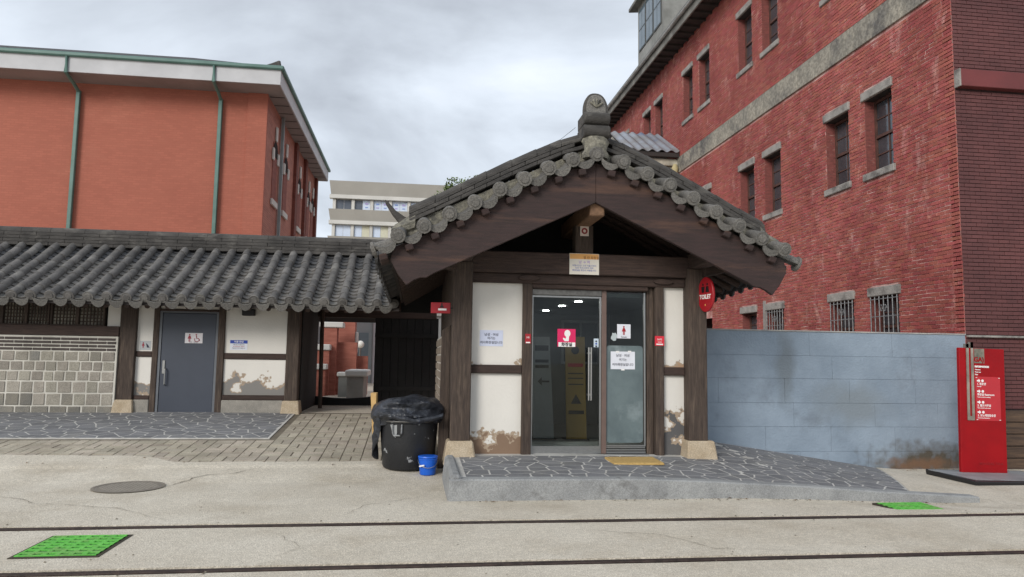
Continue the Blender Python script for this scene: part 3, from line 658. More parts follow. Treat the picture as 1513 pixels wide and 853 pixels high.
# descending ridges above the gable
def ridge_piece(s, u0, u1, z0, z1, y0, y1, nm, mat, bev=.006):
    MB().hexa([(CX+s*u0, y0, zd(u0)+z0), (CX+s*u1, y0, zd(u1)+z0), (CX+s*u1, y1, zd(u1)+z0), (CX+s*u0, y1, zd(u0)+z0), (CX+s*u0, y0, zd(u0)+z1), (CX+s*u1, y0, zd(u1)+z1), (CX+s*u1, y1, zd(u1)+z1), (CX+s*u0, y1, zd(u0)+z1)]).build(nm, mat, hroof, bevel=bev)
for s in (-1, 1):
    ridge_piece(s, .10, 2.5, -.05, .166, 9.38, 9.66, 'ridge_bed', lichen_m)
    for i in range(0, 7):
        u0 = .10+i*.335; u1 = u0+.33
        for k in range(3):
            o_ = (.16 if k % 2 else 0)*(1 if i < 6 else 0); j = random.uniform(-.012, .012)
            ridge_piece(s, u0+o_, u1+o_, .165+.06*k, .165+.06*k+.053, 9.33+.012*k+j, 9.70, 'ridge_tile', ridge_m)
        rings = []; n = 8
        for uu, rr in ((u0, .088), (u1+.005, .08)):
            rings.append([(CX+s*uu, 9.50+rr*1.1*math.cos(math.pi*q/n), zd(uu)+.335+rr*math.sin(math.pi*q/n)) for q in range(n+1)])
        MB().sweep(rings).build('ridge_roll', ridge_m, hroof, smooth=True)
    # lichen covered mortar end with an upturned horn tile
    b = MB(); q = []
    for k in range(7):
        u = 2.36+.05*k; hh = (.30-.03*k)*(1 if k < 6 else .4); ring_ = []
        for i in range(10):
            a = 2*math.pi*i/10; nz = 1+.22*mn.noise((u*9, math.cos(a)*2, math.sin(a)*2+s))
            ring_.append((CX+s*u, 9.47+.16*nz*math.cos(a), zd(u)+.16+hh*.5*nz*math.sin(a)))
        q.append(ring_)
    b.sweep(q); b.build('mortar_end', lichen_m, hroof, smooth=True)
    if s < 0:
        pts = [(2.40, .20), (2.50, .23), (2.62, .31), (2.72, .42), (2.765, .45), (2.75, .40), (2.66, .26), (2.56, .14), (2.42, .10)]
        MB().prism(pts, lambda p, q_, d: (CX+s*p, d, zd(2.5)+.06+q_), 9.42, 9.56).build('horn_tile', ridge_m, hroof, bevel=.012)
# ridge-end ornament
orn = MB()
arch = [(-.18, 0)]+[(-.185*math.cos(a)**.8 if math.cos(a) > 0 else 0, .10+.34*math.sin(a)) for a in [R(9*k) for k in range(0, 11)]]+[(.185*math.cos(a)**.8 if math.cos(a) > 1e-6 else 0, .10+.34*math.sin(a)) for a in [R(81-9*k) for k in range(0, 10)]]+[(.18, 0)]
arch = [(p*.94, q*.80) for p, q in arch]
orn.prism(arch, lambda p, q, d: (CX+p, d+.10*q, 4.82+q), 9.20, 9.27)
oo = orn.build('ridge_end_ornament', ridge_m, hroof, bevel=.012)
inner = [(p*.78, .04+q*.80) for p, q in arch]
MB().prism(inner, lambda p, q, d: (CX+p, d+.10*q, 4.82+q), 9.178, 9.21).build('relief_face', relief_m, oo, bevel=.012)
b = MB()
for k in range(5):
    a0 = -1.0+.5*k; b.tube([(CX, 9.185, 4.96), (CX+.05*math.sin(a0), 9.17, 4.99), (CX+.10*math.sin(a0), 9.18, 4.97+.10*math.cos(a0))], .013, 6)
b.build('floral_relief', lichen_m, oo, smooth=True)
for k, (zc, rr) in enumerate(((4.80, .175), (4.625, .180))):
    prof = [(9.55, zc-.088)]+[(9.20-.09*math.cos(R(a)), zc+.088*math.sin(R(a))) for a in range(-90, 91, 18)]+[(9.55, zc+.088)]
    MB().prism(prof, lambda p, q, d: (CX+d, p, q), -rr, rr).build('ornament_roll', ridge_m, oo, bevel=.014)
b = MB(); q = []
for k in range(6):
    z = 4.27+.056*k; q.append([(CX+(.17+.02*math.sin(k*2))*math.cos(2*math.pi*i/12)*(1+.1*mn.noise((i*.9, k*.7, 1))), 9.24+.11*math.sin(2*math.pi*i/12), z) for i in range(12)])
b.sweep(q).build('mortar_lump', lichen_m, oo, smooth=True)
# main ridge running back
for i in range(17):
    y0 = 9.30+i*.335
    for k in range(4):
        MB().box(CX-.16+.012*k, y0+(.16 if k % 2 else 0), 4.32+.07*k, CX+.16-.012*k, y0+.33+(.16 if k % 2 else 0), 4.32+.07*k+.065).build('ridge_tile', ridge_m, hroof)
    n = 8; MB().sweep([[(CX+.11*math.cos(math.pi*q/n), yy, 4.60+.11*math.sin(math.pi*q/n)) for q in range(n+1)] for yy in (y0, y0+.33)]).build('ridge_roll', ridge_m, hroof, smooth=True)
# tile field on both slopes (seen only along the eaves)
for s in (-1, 1):
    b = MB(); y = 9.86
    UU = [.12, .5, .9, 1.3, 1.7, 2.1, 2.45, 2.86]
    while y < BY:
        n = 6
        b.sweep([[(hp(s, u, y)[0], y+.085*math.cos(math.pi*q/n), hp(s, u, y)[2]+.085*math.sin(math.pi*q/n)-.03) for q in range(n+1)] for u in UU])
        n = 12; rc = hp(s, 2.87, y, -.03)
        b.sweep([[(rc[0]+s*dx, y+.1*math.cos(2*math.pi*q/n), rc[2]+.1*math.sin(2*math.pi*q/n)) for q in range(n)] for dx in (-.02, .02)])
        yc = y+.161
        b.sweep([[(hp(s, u, yc)[0], yc+.135*t, hp(s, u, yc)[2]-.03-.055*(1-t*t)) for t in (-1, -.5, 0, .5, 1)]+[(hp(s, u, yc)[0], yc+.135*t, hp(s, u, yc)[2]-.05-.055*(1-t*t)) for t in (1, .5, 0, -.5, -1)] for u in UU])
        rc = hp(s, 2.86, yc)
        b.prism([(t, -.03-.055*(1-t*t)) for t in (-1, -.5, 0, .5, 1)]+[(t, -.045-.15*(1-t*t)**.6) for t in (1, .5, 0, -.5, -1)], lambda p, q, d: (rc[0]+d, yc+.135*p, rc[2]+q), 0, .03*s)
        y += .322
    b.build('slope_tiles', tile_d, hroof, kind='stuff')
    # rafters
    k = 0; y = GY+.16
    while y < BY:
        us = [.3, .9, 1.5, 2.1, 2.62]
        MB().tube([hp(s, u, y, -.255) for u in us], .055, 8, .048).build('rafter', wood_r if k < 3 else wood_h, hroof, smooth=True)
        y += .30; k += 1
# purlins
for x, z0, z1, w_ in ((.64, 2.93, 3.14, .11), (4.02, 2.93, 3.14, .11), (CX+.04, 3.50, 3.74, .10)):
    MB().box(x-w_, GY+.07, z0, x+w_, BY-.1, z1).build('purlin', wood_l if x == CX+.04 else wood_y, hall, bevel=.015)
MB().hexa([(4.10, 9.90, 2.80), (4.50, 9.90, 2.90), (4.50, 10.2, 2.90), (4.10, 10.2, 2.80), (4.10, 9.90, 3.02), (4.56, 9.90, 3.02), (4.56, 10.2, 3.02), (4.10, 10.2, 3.02)]).build('beam_end', wood_h, hall, bevel=.015)
MB().hexa([(.18, 9.96, 2.88), (.55, 9.96, 2.80), (.55, 10.2, 2.80), (.18, 10.2, 2.88), (.12, 9.96, 2.99), (.55, 9.96, 2.99), (.55, 10.2, 2.99), (.12, 10.2, 2.99)]).build('beam_end', wood_h, hall, bevel=.015)
# frame of the gable front
FY = 10.2
def tim(x0, x1, z0, z1, y0, y1, mat, nm): return MB().box(x0, y0, z0, x1, y1, z1).build(nm, mat, hall, bevel=.012)
tim(.505, .775, .47, 2.93, 9.98, 10.27, wood_v, 'post'); tim(3.885, 4.165, .47, 2.93, 9.98, 10.27, wood_v, 'post')
MB().frustum(.64, 10.11, .15, .475, .225, .235, .175, .18).build('post_base', stone_m, hall, bevel=.02)
MB().frustum(4.05, 10.11, .15, .475, .235, .235, .195, .18).build('post_base', stone_m, hall, bevel=.02)
tim(.72, 4.10, 2.80, 3.10, 10.02, 10.30, wood_h, 'tie_beam')
tim(.775, 3.885, 2.66, 2.80, 10.10, 10.30, wood_h, 'lintel')
tim(2.24, 2.50, 3.10, 3.52, 10.05, 10.28, wood_v, 'king_post')
for x in (1.58, 3.55): MB().prism([(x+.15*math.cos(a), 2.735+.04*math.sin(a)) for a in [R(30*k) for k in range(12)]], lambda p, q, d: (p, d, q), 10.06, 10.12).build('bracket_block', wood_h, hall, bevel=.008)
tim(1.50, 1.635, .24, 2.66, 10.10, 10.32, wood_v, 'door_post'); tim(3.34, 3.44, .24, 2.66, 10.20, 10.36, wood_v, 'door_post'); tim(3.44, 3.565, .24, 2.66, 10.10, 10.30, wood_v, 'door_post')
tim(1.635, 3.34, 2.595, 2.66, 10.12, 10.32, wood_h, 'door_head')
tim(.775, 1.50, 1.385, 1.505, 10.12, 10.28, wood_h, 'rail'); tim(3.565, 3.885, 1.385, 1.505, 10.12, 10.28, wood_h, 'rail')
tim(.775, 1.50, .22, .262, 10.14, 10.28, wood_h, 'sill'); tim(3.565, 3.885, .18, .225, 10.14, 10.28, wood_h, 'sill')
pu = MPlaster('plaster_front_upper', 1.5, .4, c(150, 126, 104), 1.3, 0.0); plo = MPlaster('plaster_front_lower', .28, .62, c(134, 112, 94), 7.7, 0.72)
pru = MPlaster('plaster_right_upper', 1.5, .30, c(176, 146, 120), 3.3, 0.48); prl = MPlaster('plaster_right_lower', .25, 1.15, c(98, 97, 97), 5.4, 0.75)
for (x0, x1, z0, z1, mt) in ((.775, 1.50, 1.505, 2.66, pu), (.775, 1.50, .262, 1.385, plo), (3.565, 3.885, 1.505, 2.66, pru), (3.565, 3.885, .225, 1.385, prl)):
    MB().box(x0, FY-.02, z0, x1, FY+.05, z1).build('plaster_panel', mt, hall)
# door and sidelight
dr = MB(); dr.box(1.64, 10.21, .275, 1.665, 10.25, 2.505); dr.box(2.635, 10.21, .275, 2.66, 10.25, 2.505); dr.box(1.665, 10.21, .275, 2.635, 10.25, .375); dr.box(1.665, 10.21, 2.48, 2.635, 10.25, 2.505)
door = dr.build('glass_door', steel, hall)
MB().box(1.665, 10.225, .375, 2.635, 10.235, 2.48).build('pane', glass_clear, door)
b = MB()
for x in (2.465, 2.50): b.tube([(x, 10.15, 1.02), (x, 10.15, 1.77)], .012, 8)
for z in (1.10, 1.69): b.box(2.455, 10.15, z-.012, 2.51, 10.225, z+.012)
b.build('handle', steel, door, smooth=True)
MB().box(1.64, 10.18, 2.51, 2.66, 10.28, 2.593).build('closer_rail', steel_dark, hall, bevel=.004)
MB().box(1.635, 10.12, .235, 3.34, 10.36, .272).build('threshold', steel, hall, bevel=.005)
MB().box(2.665, 10.19, .272, 2.735, 10.30, 2.593).build('mullion', M('bronze_mullion', c(112, 92, 84), None, 6, .5), hall, bevel=.004)
sl_ = MB(); sl_.box(3.295, 10.21, .39, 3.32, 10.25, 2.58); sl_.box(2.737, 10.21, .37, 3.32, 10.25, .39)
side = sl_.build('sidelight', steel, hall)
MB().box(2.737, 10.225, .39, 3.295, 10.233, 2.58).build('pane', glass_clear, side)
r_ = .05; pts = []
for cx_, cz_, a0 in ((3.235, .47, -90), (3.235, 1.755, 0), (2.79, 1.755, 90), (2.79, .47, 180)):
    for k in range(5): a = R(a0+22.5*k); pts.append((cx_+r_*math.cos(a), cz_+r_*math.sin(a)))
MB().prism(pts, lambda p, q, d: (p, d, q), 10.2225, 10.2248).build('frosted_film', film_m, side)
for k in range(3): MB().box(2.737, 10.20+.012*k, .275+.033*k, 3.32, 10.30, .302+.033*k).build('sill_step', steel, side, bevel=.004)
# side and back walls, interior
MB().box(.52, 10.28, .1, .62, 14.9, 2.95).build('side_wall', wood_v, hall)
MB().box(4.03, 10.28, -.2, 4.13, 14.9, 2.95).build('side_wall', plaster_side, hall)
MB().box(.62, 14.8, .1, 4.03, 14.9, 2.95).build('back_wall', plaster_side, hall)
MB().box(.50, 11.2, 2.95, 4.12, 11.26, 4.05).build('gable_void_shade', black_wood, hall)  # added black sheet standing in for the shade of the open roof space
MB().box(.62, 10.37, .15, 4.03, 14.8, .27).build('interior_floor', int_floor, hall)
MB().box(.645, 10.38, 2.52, 4.005, 14.78, 2.58).build('interior_ceiling', int_wall, hall)
MB().box(.625, 10.37, .27, .64, 14.7, 2.68).build('wall_lining', int_wall, hall); MB().box(4.01, 10.37, .27, 4.025, 14.7, 2.68).build('wall_lining', int_wall, hall)
MB().box(.64, 14.78, .27, 4.01, 14.795, 2.68).build('wall_lining', int_wall, hall)
iw = MB(); iw.box(3.0, 14.74, 1.5, 3.8, 14.78, 2.4); o_ = iw.build('window', M('white_upvc', c(170, 172, 172), None, 4, .4), hall)
MB().box(3.05, 14.725, 1.55, 3.38, 14.745, 2.35).build('pane', pane_m, o_); MB().box(3.42, 14.725, 1.55, 3.75, 14.745, 2.35).build('pane', pane_m, o_)
lamp_e = MEmit('downlight_glow', (1.0, 0.98, 0.92, 1), 45.0)
for x, y in ((2.57, 11.30), (2.51, 12.3), (2.46, 13.6)):
    b = MB(); n = 16; b.sweep([[(x+.06*math.cos(2*math.pi*q/n), y+.06*math.sin(2*math.pi*q/n), zz) for q in range(n)] for zz in (2.512, 2.519)])
    o_ = b.build('downlight', lamp_e, hall)
# brick-faced fire wall on the side of the hall and its end board
fw_ = MB().box(.44, 10.75, .05, .515, 14.5, 1.95).build('fire_wall', M('fire_wall_pointing', c(204, 198, 188), None, 3, .95), hall)
fb = M('fire_wall_brick', c(150, 138, 124), c(124, 112, 100), 3, .9, .4, 50, island=.15)
for r_ in range(13):
    y = 10.8
    while y < 14.4: MB().box(.425, y, .12+.14*r_, .445, y+.36, .12+.14*r_+.11).build('stone', fb, fw_); y += .39
MB().hexa([(.355, 10.30, .05), (.50, 10.30, .05), (.50, 10.40, .05), (.355, 10.40, .05), (.375, 10.30, 1.98), (.50, 10.30, 2.06), (.50, 10.40, 2.06), (.375, 10.40, 1.98)]).build('end_board', wood_v, hall, bevel=.008)

# ------------------------------------------------------------------ big red brick building
XB, YB = 9.42, 11.40; YE = 37.0; ZT = 13.2
brick = thing('brick_warehouse', 'tall old red brick building with paired sash windows and a stone band', 'building', (13, 24, -.1))
COLS = [13.54, 15.02, 18.05, 19.55, 22.60, 24.07, 27.2, 28.65, 31.7, 33.2]
OP = []                                                  # (y0, y1, z0, z1, row)
for yc in COLS:
    OP += [(yc-.45, yc+.45, 5.60, 7.20, 2), (yc-.45, yc+.45, 10.22, 11.92, 3), (yc-.45, yc+.45, 1.75, 2.98, 1)]
hole = [(a-.0, b_+.0, z0-.15, z1+.2) for a, b_, z0, z1, r_ in OP]
BAND = (8.45, 9.02)
# mortar face with openings left out
ysb = sorted({YB, YE} | {v for o_ in OP for v in o_[:2]}); zsb = sorted({-.2, ZT} | {v for o_ in OP for v in o_[2:4]})
b = MB()
for y0, y1 in zip(ysb, ysb[1:]):
    for z0, z1 in zip(zsb, zsb[1:]):
        ym, zm = (y0+y1)/2, (z0+z1)/2
        if any(o_[0] < ym < o_[1] and o_[2] < zm < o_[3] for o_ in OP): continue
        n = len(b.v); b.v += [(XB+.012, y0, z0), (XB+.012, y1, z0), (XB+.012, y1, z1), (XB+.012, y0, z1)]; b.f.append((n, n+3, n+2, n+1))
swall = b.build('side_wall', mortar_m, brick, fix=False)
MB().box(XB+.40, YB+.3, -.2, XB+.45, YE, ZT).build('wall_core', black_wood, brick)
def brick_box(b, p0, d1, d2, d3):
    """five-sided brick: p0 outer corner, d1 length, d2 height, d3 depth vectors"""
    P = [p0, p0+d1, p0+d1+d2, p0+d2]; n = len(b.v); e = .004
    inn = [p+d3 for p in P]
    b.v += [tuple(p) for p in P]+[tuple(p) for p in inn]
    b.f.append((n, n+1, n+2, n+3))
    for i in range(4): j = (i+1) % 4; b.f.append((n+i, n+4+i, n+4+j, n+j))
CH = .073
side_bricks = []; r9 = random.Random(3); z = 1.9; row = 0
while z < ZT-.05:
    if not (BAND[0]-CH*.8 < z < BAND[1]-.01):
        hs = [(a, b_) for a, b_, z0, z1 in hole if z0-.02 < z+CH*.5 < z1+.02]
        hs.sort(); y = YB+.003 - (.11 if row % 2 else 0); k = 0
        while y < YE:
            ln = (.215 if row % 6 != 3 else .103)+.0; a0, a1 = max(y, YB+.003), y+ln
            y += ln+.014
            segs = [(a0, a1)]
            for h0, h1 in hs:
                ns = []
                for s0, s1 in segs:
                    if h1 <= s0 or h0 >= s1: ns.append((s0, s1)); continue
                    if s0 < h0-.02: ns.append((s0, h0-.002))
                    if s1 > h1+.02: ns.append((h1+.002, s1))
                segs = ns
            side_bricks += [(s0, s1, z) for s0, s1 in segs if s1-s0 > .03]
    z += CH; row += 1
side_bricks.sort(key=lambda q: math.hypot(q[0], (q[2]-3.5)*1.2))
st = MB()
def side_brick(b, s0, s1, z):
    x = XB+.003+r9.uniform(-.008, .005); t = r9.uniform(-.003, .003)
    brick_box(b, Vector((x, s0, z+t)), Vector((r9.uniform(-.003, .003), s1-s0, r9.uniform(-.003, .003))), Vector((r9.uniform(-.004, .002), 0, CH-.015)), Vector((.03, 0, 0)))
for k, q in enumerate(side_bricks):
    if k < 130: bq = MB(); side_brick(bq, *q); bq.build('brick', brick_red, swall)
    else: side_brick(st, *q)
st.build('farther_bricks', brick_red, swall, kind='stuff', fix=True)
# stone band in long blocks
y = YB+.02
while y < YE:
    ln = r9.uniform(1.6, 2.9); y1 = min(y+ln, YE)
    MB().box(XB-.035, y+.004, BAND[0], XB+.03, y1-.004, BAND[1]).build('band_stone', band_m, brick, bevel=.008); y = y1
# windows
reveal_m = M('reveal_brick', c(140, 78, 72), c(112, 64, 60), 9, .9, .6, 40, stretch=(1, 1, 3), col3=c(176, 142, 132), scale3=6, lo3=.6, hi3=.75)
for (y0, y1, z0, z1, rw) in OP:
    if rw == 1 and y0 > 21: continue
    wnd = MB(); d = .23
    fx = XB+d
    wnd.box(fx, y0, z0, fx+.06, y0+.055, z1); wnd.box(fx, y1-.055, z0, fx+.06, y1, z1); wnd.box(fx, y0+.055, z1-.06, fx+.06, y1-.055, z1); wnd.box(fx, y0+.055, z0, fx+.06, y1-.055, z0+.06)
    zm = (z0+z1)/2; wnd.box(fx-.012, y0+.055, zm-.03, fx+.05, y1-.055, zm+.03)
    W_ = wnd.build('window', frame_d, brick)
    MB().box(XB+.013, y0-.012, z0, fx, y0, z1).build('reveal', reveal_m, W_); MB().box(XB+.013, y1, z0, fx, y1+.012, z1).build('reveal', reveal_m, W_)
    MB().box(XB+.02, y0-.01, z1, fx+.05, y1+.01, z1+.02).build('head', soffit_d, W_)
    nc, nr = 2, 2
    for hz0, hz1 in ((z0+.06, zm-.03), (zm+.03, z1-.06)):
        for i in range(nc):
            for j in range(nr):
                a0 = y0+.055+(y1-y0-.11)*i/nc; a1 = y0+.055+(y1-y0-.11)*(i+1)/nc; c0 = hz0+(hz1-hz0)*j/nr; c1 = hz0+(hz1-hz0)*(j+1)/nr
                if y0 < 26: MB().box(fx+.028+r9.uniform(0, .006), a0+.012, c0+.012, fx+.04, a1-.012, c1-.012).build('pane', pane_m, W_)
        b = MB(); ym = (y0+y1)/2; zc = (hz0+hz1)/2
        b.box(fx+.01, ym-.012, hz0, fx+.05, ym+.012, hz1); b.box(fx+.012, y0+.055, zc-.012, fx+.048, y1-.055, zc+.012); b.build('glazing_bar', frame_d, W_)
    if y0 >= 26: MB().box(fx+.03, y0+.05, z0+.05, fx+.04, y1-.05, z1-.05).build('pane', pane_m, W_)
    j = r9.uniform(-.02, .02)
    MB().box(XB-.045, y0-.06+j, z1+.002, XB+.14, y1+.06+j, z1+.19).build('lintel', lintel_m, W_, bevel=.012)
    MB().box(XB-.05, y0-.06, z0-.15, XB+.15, y1+.06, z0-.002).build('sill', lintel_m, W_, bevel=.012)
    if rw == 1 and abs((y0+y1)/2-19.55) > .3:
        gr = MB(); gx = XB-.015
        for i in range(7): yy = y0+.03+(y1-y0-.06)*i/6; gr.tube([(gx, yy, z0), (gx, yy, z1-.0)], .011, 6)
        for zz in (z1-.42, z1-.06): gr.tube([(gx, y0, zz), (gx, y1, zz)], .009, 6)
        for s in (-1, 1):
            yc = (y0+y1)/2; gr.tube([(gx-.012, yc+s*(.06+.05*math.cos(t*.55)*(1-t*.05)), z1-.26+.09*math.sin(t*.55)*(1-t*.05)) for t in range(14)], .008, 5)
        gr.build('window_grille', iron_m, W_, smooth=True)
MB().box(XB-.05, 18.53, 2.3, XB+.02, 18.62, 3.25).build('timber_strip', M('grey_strip', c(150, 146, 142), None, 5, .9), brick)
# front wall in maroon brick
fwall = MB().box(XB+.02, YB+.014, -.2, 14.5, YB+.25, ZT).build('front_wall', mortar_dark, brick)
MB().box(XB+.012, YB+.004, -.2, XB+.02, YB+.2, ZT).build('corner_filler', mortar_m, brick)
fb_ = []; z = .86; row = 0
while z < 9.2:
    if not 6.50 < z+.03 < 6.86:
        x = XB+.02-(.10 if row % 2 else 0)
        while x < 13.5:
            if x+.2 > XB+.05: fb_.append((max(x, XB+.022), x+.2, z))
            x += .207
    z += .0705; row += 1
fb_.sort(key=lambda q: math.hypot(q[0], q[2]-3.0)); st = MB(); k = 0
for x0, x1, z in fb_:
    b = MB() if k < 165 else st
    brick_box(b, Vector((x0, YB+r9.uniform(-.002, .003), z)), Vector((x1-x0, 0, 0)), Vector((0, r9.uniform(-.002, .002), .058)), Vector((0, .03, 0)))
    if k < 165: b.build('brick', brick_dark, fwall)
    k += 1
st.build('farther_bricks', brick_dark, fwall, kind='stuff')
MB().box(XB+.05, YB-.13, 6.53, 14.5, YB+.02, 6.84).build('stone_course', maroon, brick, bevel=.008)
MB().box(XB+.018, YB-.132, 6.525, XB+.05, YB+.02, 6.845).build('stone_course_end', lintel_m, brick, bevel=.004)
MB().box(XB+.03, YB-.06, 2.08, 14.5, YB+.02, 2.115).build('ledge', lintel_m, brick, bevel=.004)
# eaves and roof
MB().box(8.82, YB-.6, 13.10, XB+.02, YE+.4, 13.16).build('soffit', soffit_d, brick)
for i in range(48): MB().box(8.80, 12.5+.52*i, 13.02, XB, 12.58+.52*i, 13.10).build('rafter_end', soffit_d, brick)
MB().box(8.74, YB-.6, 13.04, 8.80, YE+.4, 13.34).build('fascia', eave_grey, brick, bevel=.01)
b = MB(); b.sweep([[(8.66+.07*math.cos(a), yy, 13.36+.07*math.sin(a)) for a in [R(180+18*k) for k in range(11)]] for yy in (YB-.6, YE+.4)]); b.build('gutter', M('gutter_pale', c(172, 172, 170), c(120, 118, 114), 1.5, .6), brick)
MB().hexa([(8.62, YB-.7, 13.36), (14.5, YB-.7, 17.6), (14.5, YE+.5, 17.6), (8.62, YE+.5, 13.36), (8.62, YB-.7, 13.44), (14.5, YB-.7, 17.7), (14.5, YE+.5, 17.7), (8.62, YE+.5, 13.44)]).build('roof', M('roof_sheet', c(112, 112, 112), c(90, 90, 90), 1, .7), brick)
MB().box(XB+.4, YB+.4, ZT-.1, 20, YE, ZT).build('ceiling', soffit_d, brick)
dm = MB().box(9.02, 25.4, 13.6, 13, 28.6, 16.5).build('dormer', M('dormer_board', c(150, 150, 146), c(120, 120, 116), 1.5, .8), brick)
for i in range(3):
    a0 = 25.62+i*.95; o2 = MB().box(8.985, a0, 14.45, 9.02, a0+.86, 16.25).build('dormer_window', M('dormer_frame%d' % i, c(86, 88, 88), None, 4, .6), dm)
for i in range(3):
    a0 = 25.62+i*.95
    for (q0, q1, h0, h1) in ((.05, .41, 14.5, 15.3), (.45, .81, 14.5, 15.3), (.05, .41, 15.36, 16.2), (.45, .81, 15.36, 16.2)): MB().box(8.972, a0+q0, h0, 8.99, a0+q1, h1).build('pane', M('sky_pane', c(96, 112, 122), c(80, 94, 104), 2, .05, spec=.9) if 'sky_pane' not in MATS else MATS['sky_pane'], dm)
MB().hexa([(8.72, 25.0, 16.46), (13, 25.0, 16.9), (13, 29.0, 16.9), (8.72, 29.0, 16.46), (8.72, 25.0, 16.62), (13, 25.0, 17.3), (13, 29.0, 17.3), (8.72, 29.0, 16.62)]).build('dormer_roof', eave_grey, dm, bevel=.02)

# timber boarding at the foot of the front wall
pf = thing('plank_fence', 'low run of dark weathered planks at the foot of the maroon brick wall', 'planks', (10.5, 11.3, -.15))
plank_m = M('weathered_plank', c(96, 76, 60), c(66, 52, 44), 4, .85, .5, 30, stretch=(.5, 4, 6), island=.14)
for i in range(5): MB().box(9.44, 11.27+.006*(i % 2), -.16+.202*i, 12.5, 11.31, -.16+.202*i+.188).build('plank', plank_m, pf, bevel=.006)
MB().box(9.44, 11.31, -.2, 12.5, 11.36, .84).build('backing', black_wood, pf)

# link corridor with corrugated roof against the brick building
lk = thing('link_corridor', 'small corrugated roofed corridor joined to the brick wall, peeping over the tiled gable', 'corridor', (8.4, 27, 0))
b = MB(); n = 18; rings = []
def cor(x): return .045*math.sin(x*math.pi*2/.36)
xs_ = [7.42+.06*i for i in range(34)]
for y, z in ((24.85, 9.22), (27.3, 10.62), (29.7, 9.22)): rings.append([(x, y, z+cor(x)) for x in xs_]+[(x, y, z+cor(x)-.02) for x in reversed(xs_)])
b.sweep(rings).build('roof_sheet', tin_m, lk)
MB().box(7.45, 24.88, 9.00, 9.40, 24.98, 9.16).build('gutter', soffit_d, lk, bevel=.01)
MB().box(7.5, 25.05, 8.72, 9.40, 25.3, 8.98).build('cornice', M('cornice_pale', c(190, 184, 168), c(150, 144, 132), 3, .9), lk, bevel=.02)
MB().box(7.5, 25.15, 8.40, 9.40, 25.4, 8.70).build('cornice', M('cornice_pale2', c(170, 164, 150), c(130, 124, 114), 3, .9), lk, bevel=.02)
MB().box(7.5, 25.25, -.1, 9.38, 29.3, 8.4).build('wall', brick_red, lk); MB().hexa([(7.52, 25.3, 8.4), (9.38, 25.3, 8.4), (9.38, 29.3, 8.4), (7.52, 29.3, 8.4), (7.52, 27.2, 10.4), (9.38, 27.2, 10.4), (9.38, 27.4, 10.4), (7.52, 27.4, 10.4)]).build('gable_wall', taupe, lk)
b = MB(); b.lathe([(.05, 8.3), (.10, 8.45), (.12, 8.62), (.06, 8.75)], 9.25, 24.95, 12); b.build('rainwater_head', M('rain_head', c(190, 176, 134), None, 6, .8), lk, smooth=True)

# ------------------------------------------------------------------ blue-grey block wall
gw = thing('block_wall', 'stained blue-grey painted block wall between the timber post and the brick corner', 'wall', (6.9, 11.5, -.15))
m_ = grey_wall; t = m_.node_tree; l = t.links.new; bs = t.nodes['Principled BSDF']; src = bs.inputs['Base Color'].links[0].from_socket
g = [n for n in t.nodes if n.type == 'NEW_GEOMETRY'][0]
def stain(cx, cz, rx, rz_, colr, seed, sc, src):
    mp = t.nodes.new('ShaderNodeMapping'); l(g.outputs['Position'], mp.inputs[0]); mp.inputs['Location'].default_value = (-cx/rx, 0, -cz/rz_); mp.inputs['Scale'].default_value = (1/rx, 0, 1/rz_)
    ln = t.nodes.new('ShaderNodeVectorMath'); ln.operation = 'LENGTH'; l(mp.outputs[0], ln.inputs[0])
    n = t.nodes.new('ShaderNodeTexNoise'); l(g.outputs['Position'], n.inputs['Vector']); n.inputs['Scale'].default_value = sc; n.inputs['Detail'].default_value = 6
    a = t.nodes.new('ShaderNodeMath'); a.operation = 'MULTIPLY_ADD'; l(n.outputs['Fac'], a.inputs[0]); a.inputs[1].default_value = 1.6; l(ln.outputs['Value'], a.inputs[2])
    r_ = t.nodes.new('ShaderNodeMapRange'); l(a.outputs[0], r_.inputs[0]); r_.inputs[1].default_value = 1.75; r_.inputs[2].default_value = 1.05
    x = t.nodes.new('ShaderNodeMix'); x.data_type = 'RGBA'; l(r_.outputs[0], x.inputs[0]); l(src, x.inputs[6]); x.inputs[7].default_value = colr
    return x.outputs[2]
src = stain(8.7, -.05, 1.5, .42, c(82, 76, 66), 1, 5.0, src)
src = stain(6.1, 1.5, .22, 1.0, c(120, 130, 138), 1, 3.2, src)
src = stain(7.3, .9, .9, .5, c(126, 136, 144), 1, 2.0, src)
src = stain(8.5, -.08, .9, .16, c(112, 86, 66), 2, 7.0, src)
l(src, bs.inputs['Base Color'])
z = 2.115; k = 0; widths = [1.45, 1.2, 1.3, 1.5, 1.15]
for r_, hh in enumerate((.40, .38, .40, .39, .40, .42)):
    x = 4.18; x1 = x+[2.35, 2.75, .75, 2.05, 1.55, 1.0][r_]
    while x < XB-.02:
        x1 = min(x1, XB-.012) if XB-.012-x1 > .25 else XB-.012
        MB().box(x+.002, 11.375+random.uniform(-.0012, .0012), z-hh+.0014, x1-.0014, 11.45, z-.0014).build('block', grey_wall, gw, bevel=.0015); x = x1; x1 = x+random.choice(widths)
    z -= hh
MB().box(4.18, 11.40, -.3, XB-.002, 11.60, 2.105).build('core', M('wall_core_grey', c(92, 98, 106), None, 3, .9), gw)
MB().box(4.16, 11.36, 2.112, XB-.004, 11.61, 2.135).build('coping', M('coping_mortar', c(176, 172, 164), c(140, 140, 142), 4, .9, .4, 30), gw, bevel=.005)

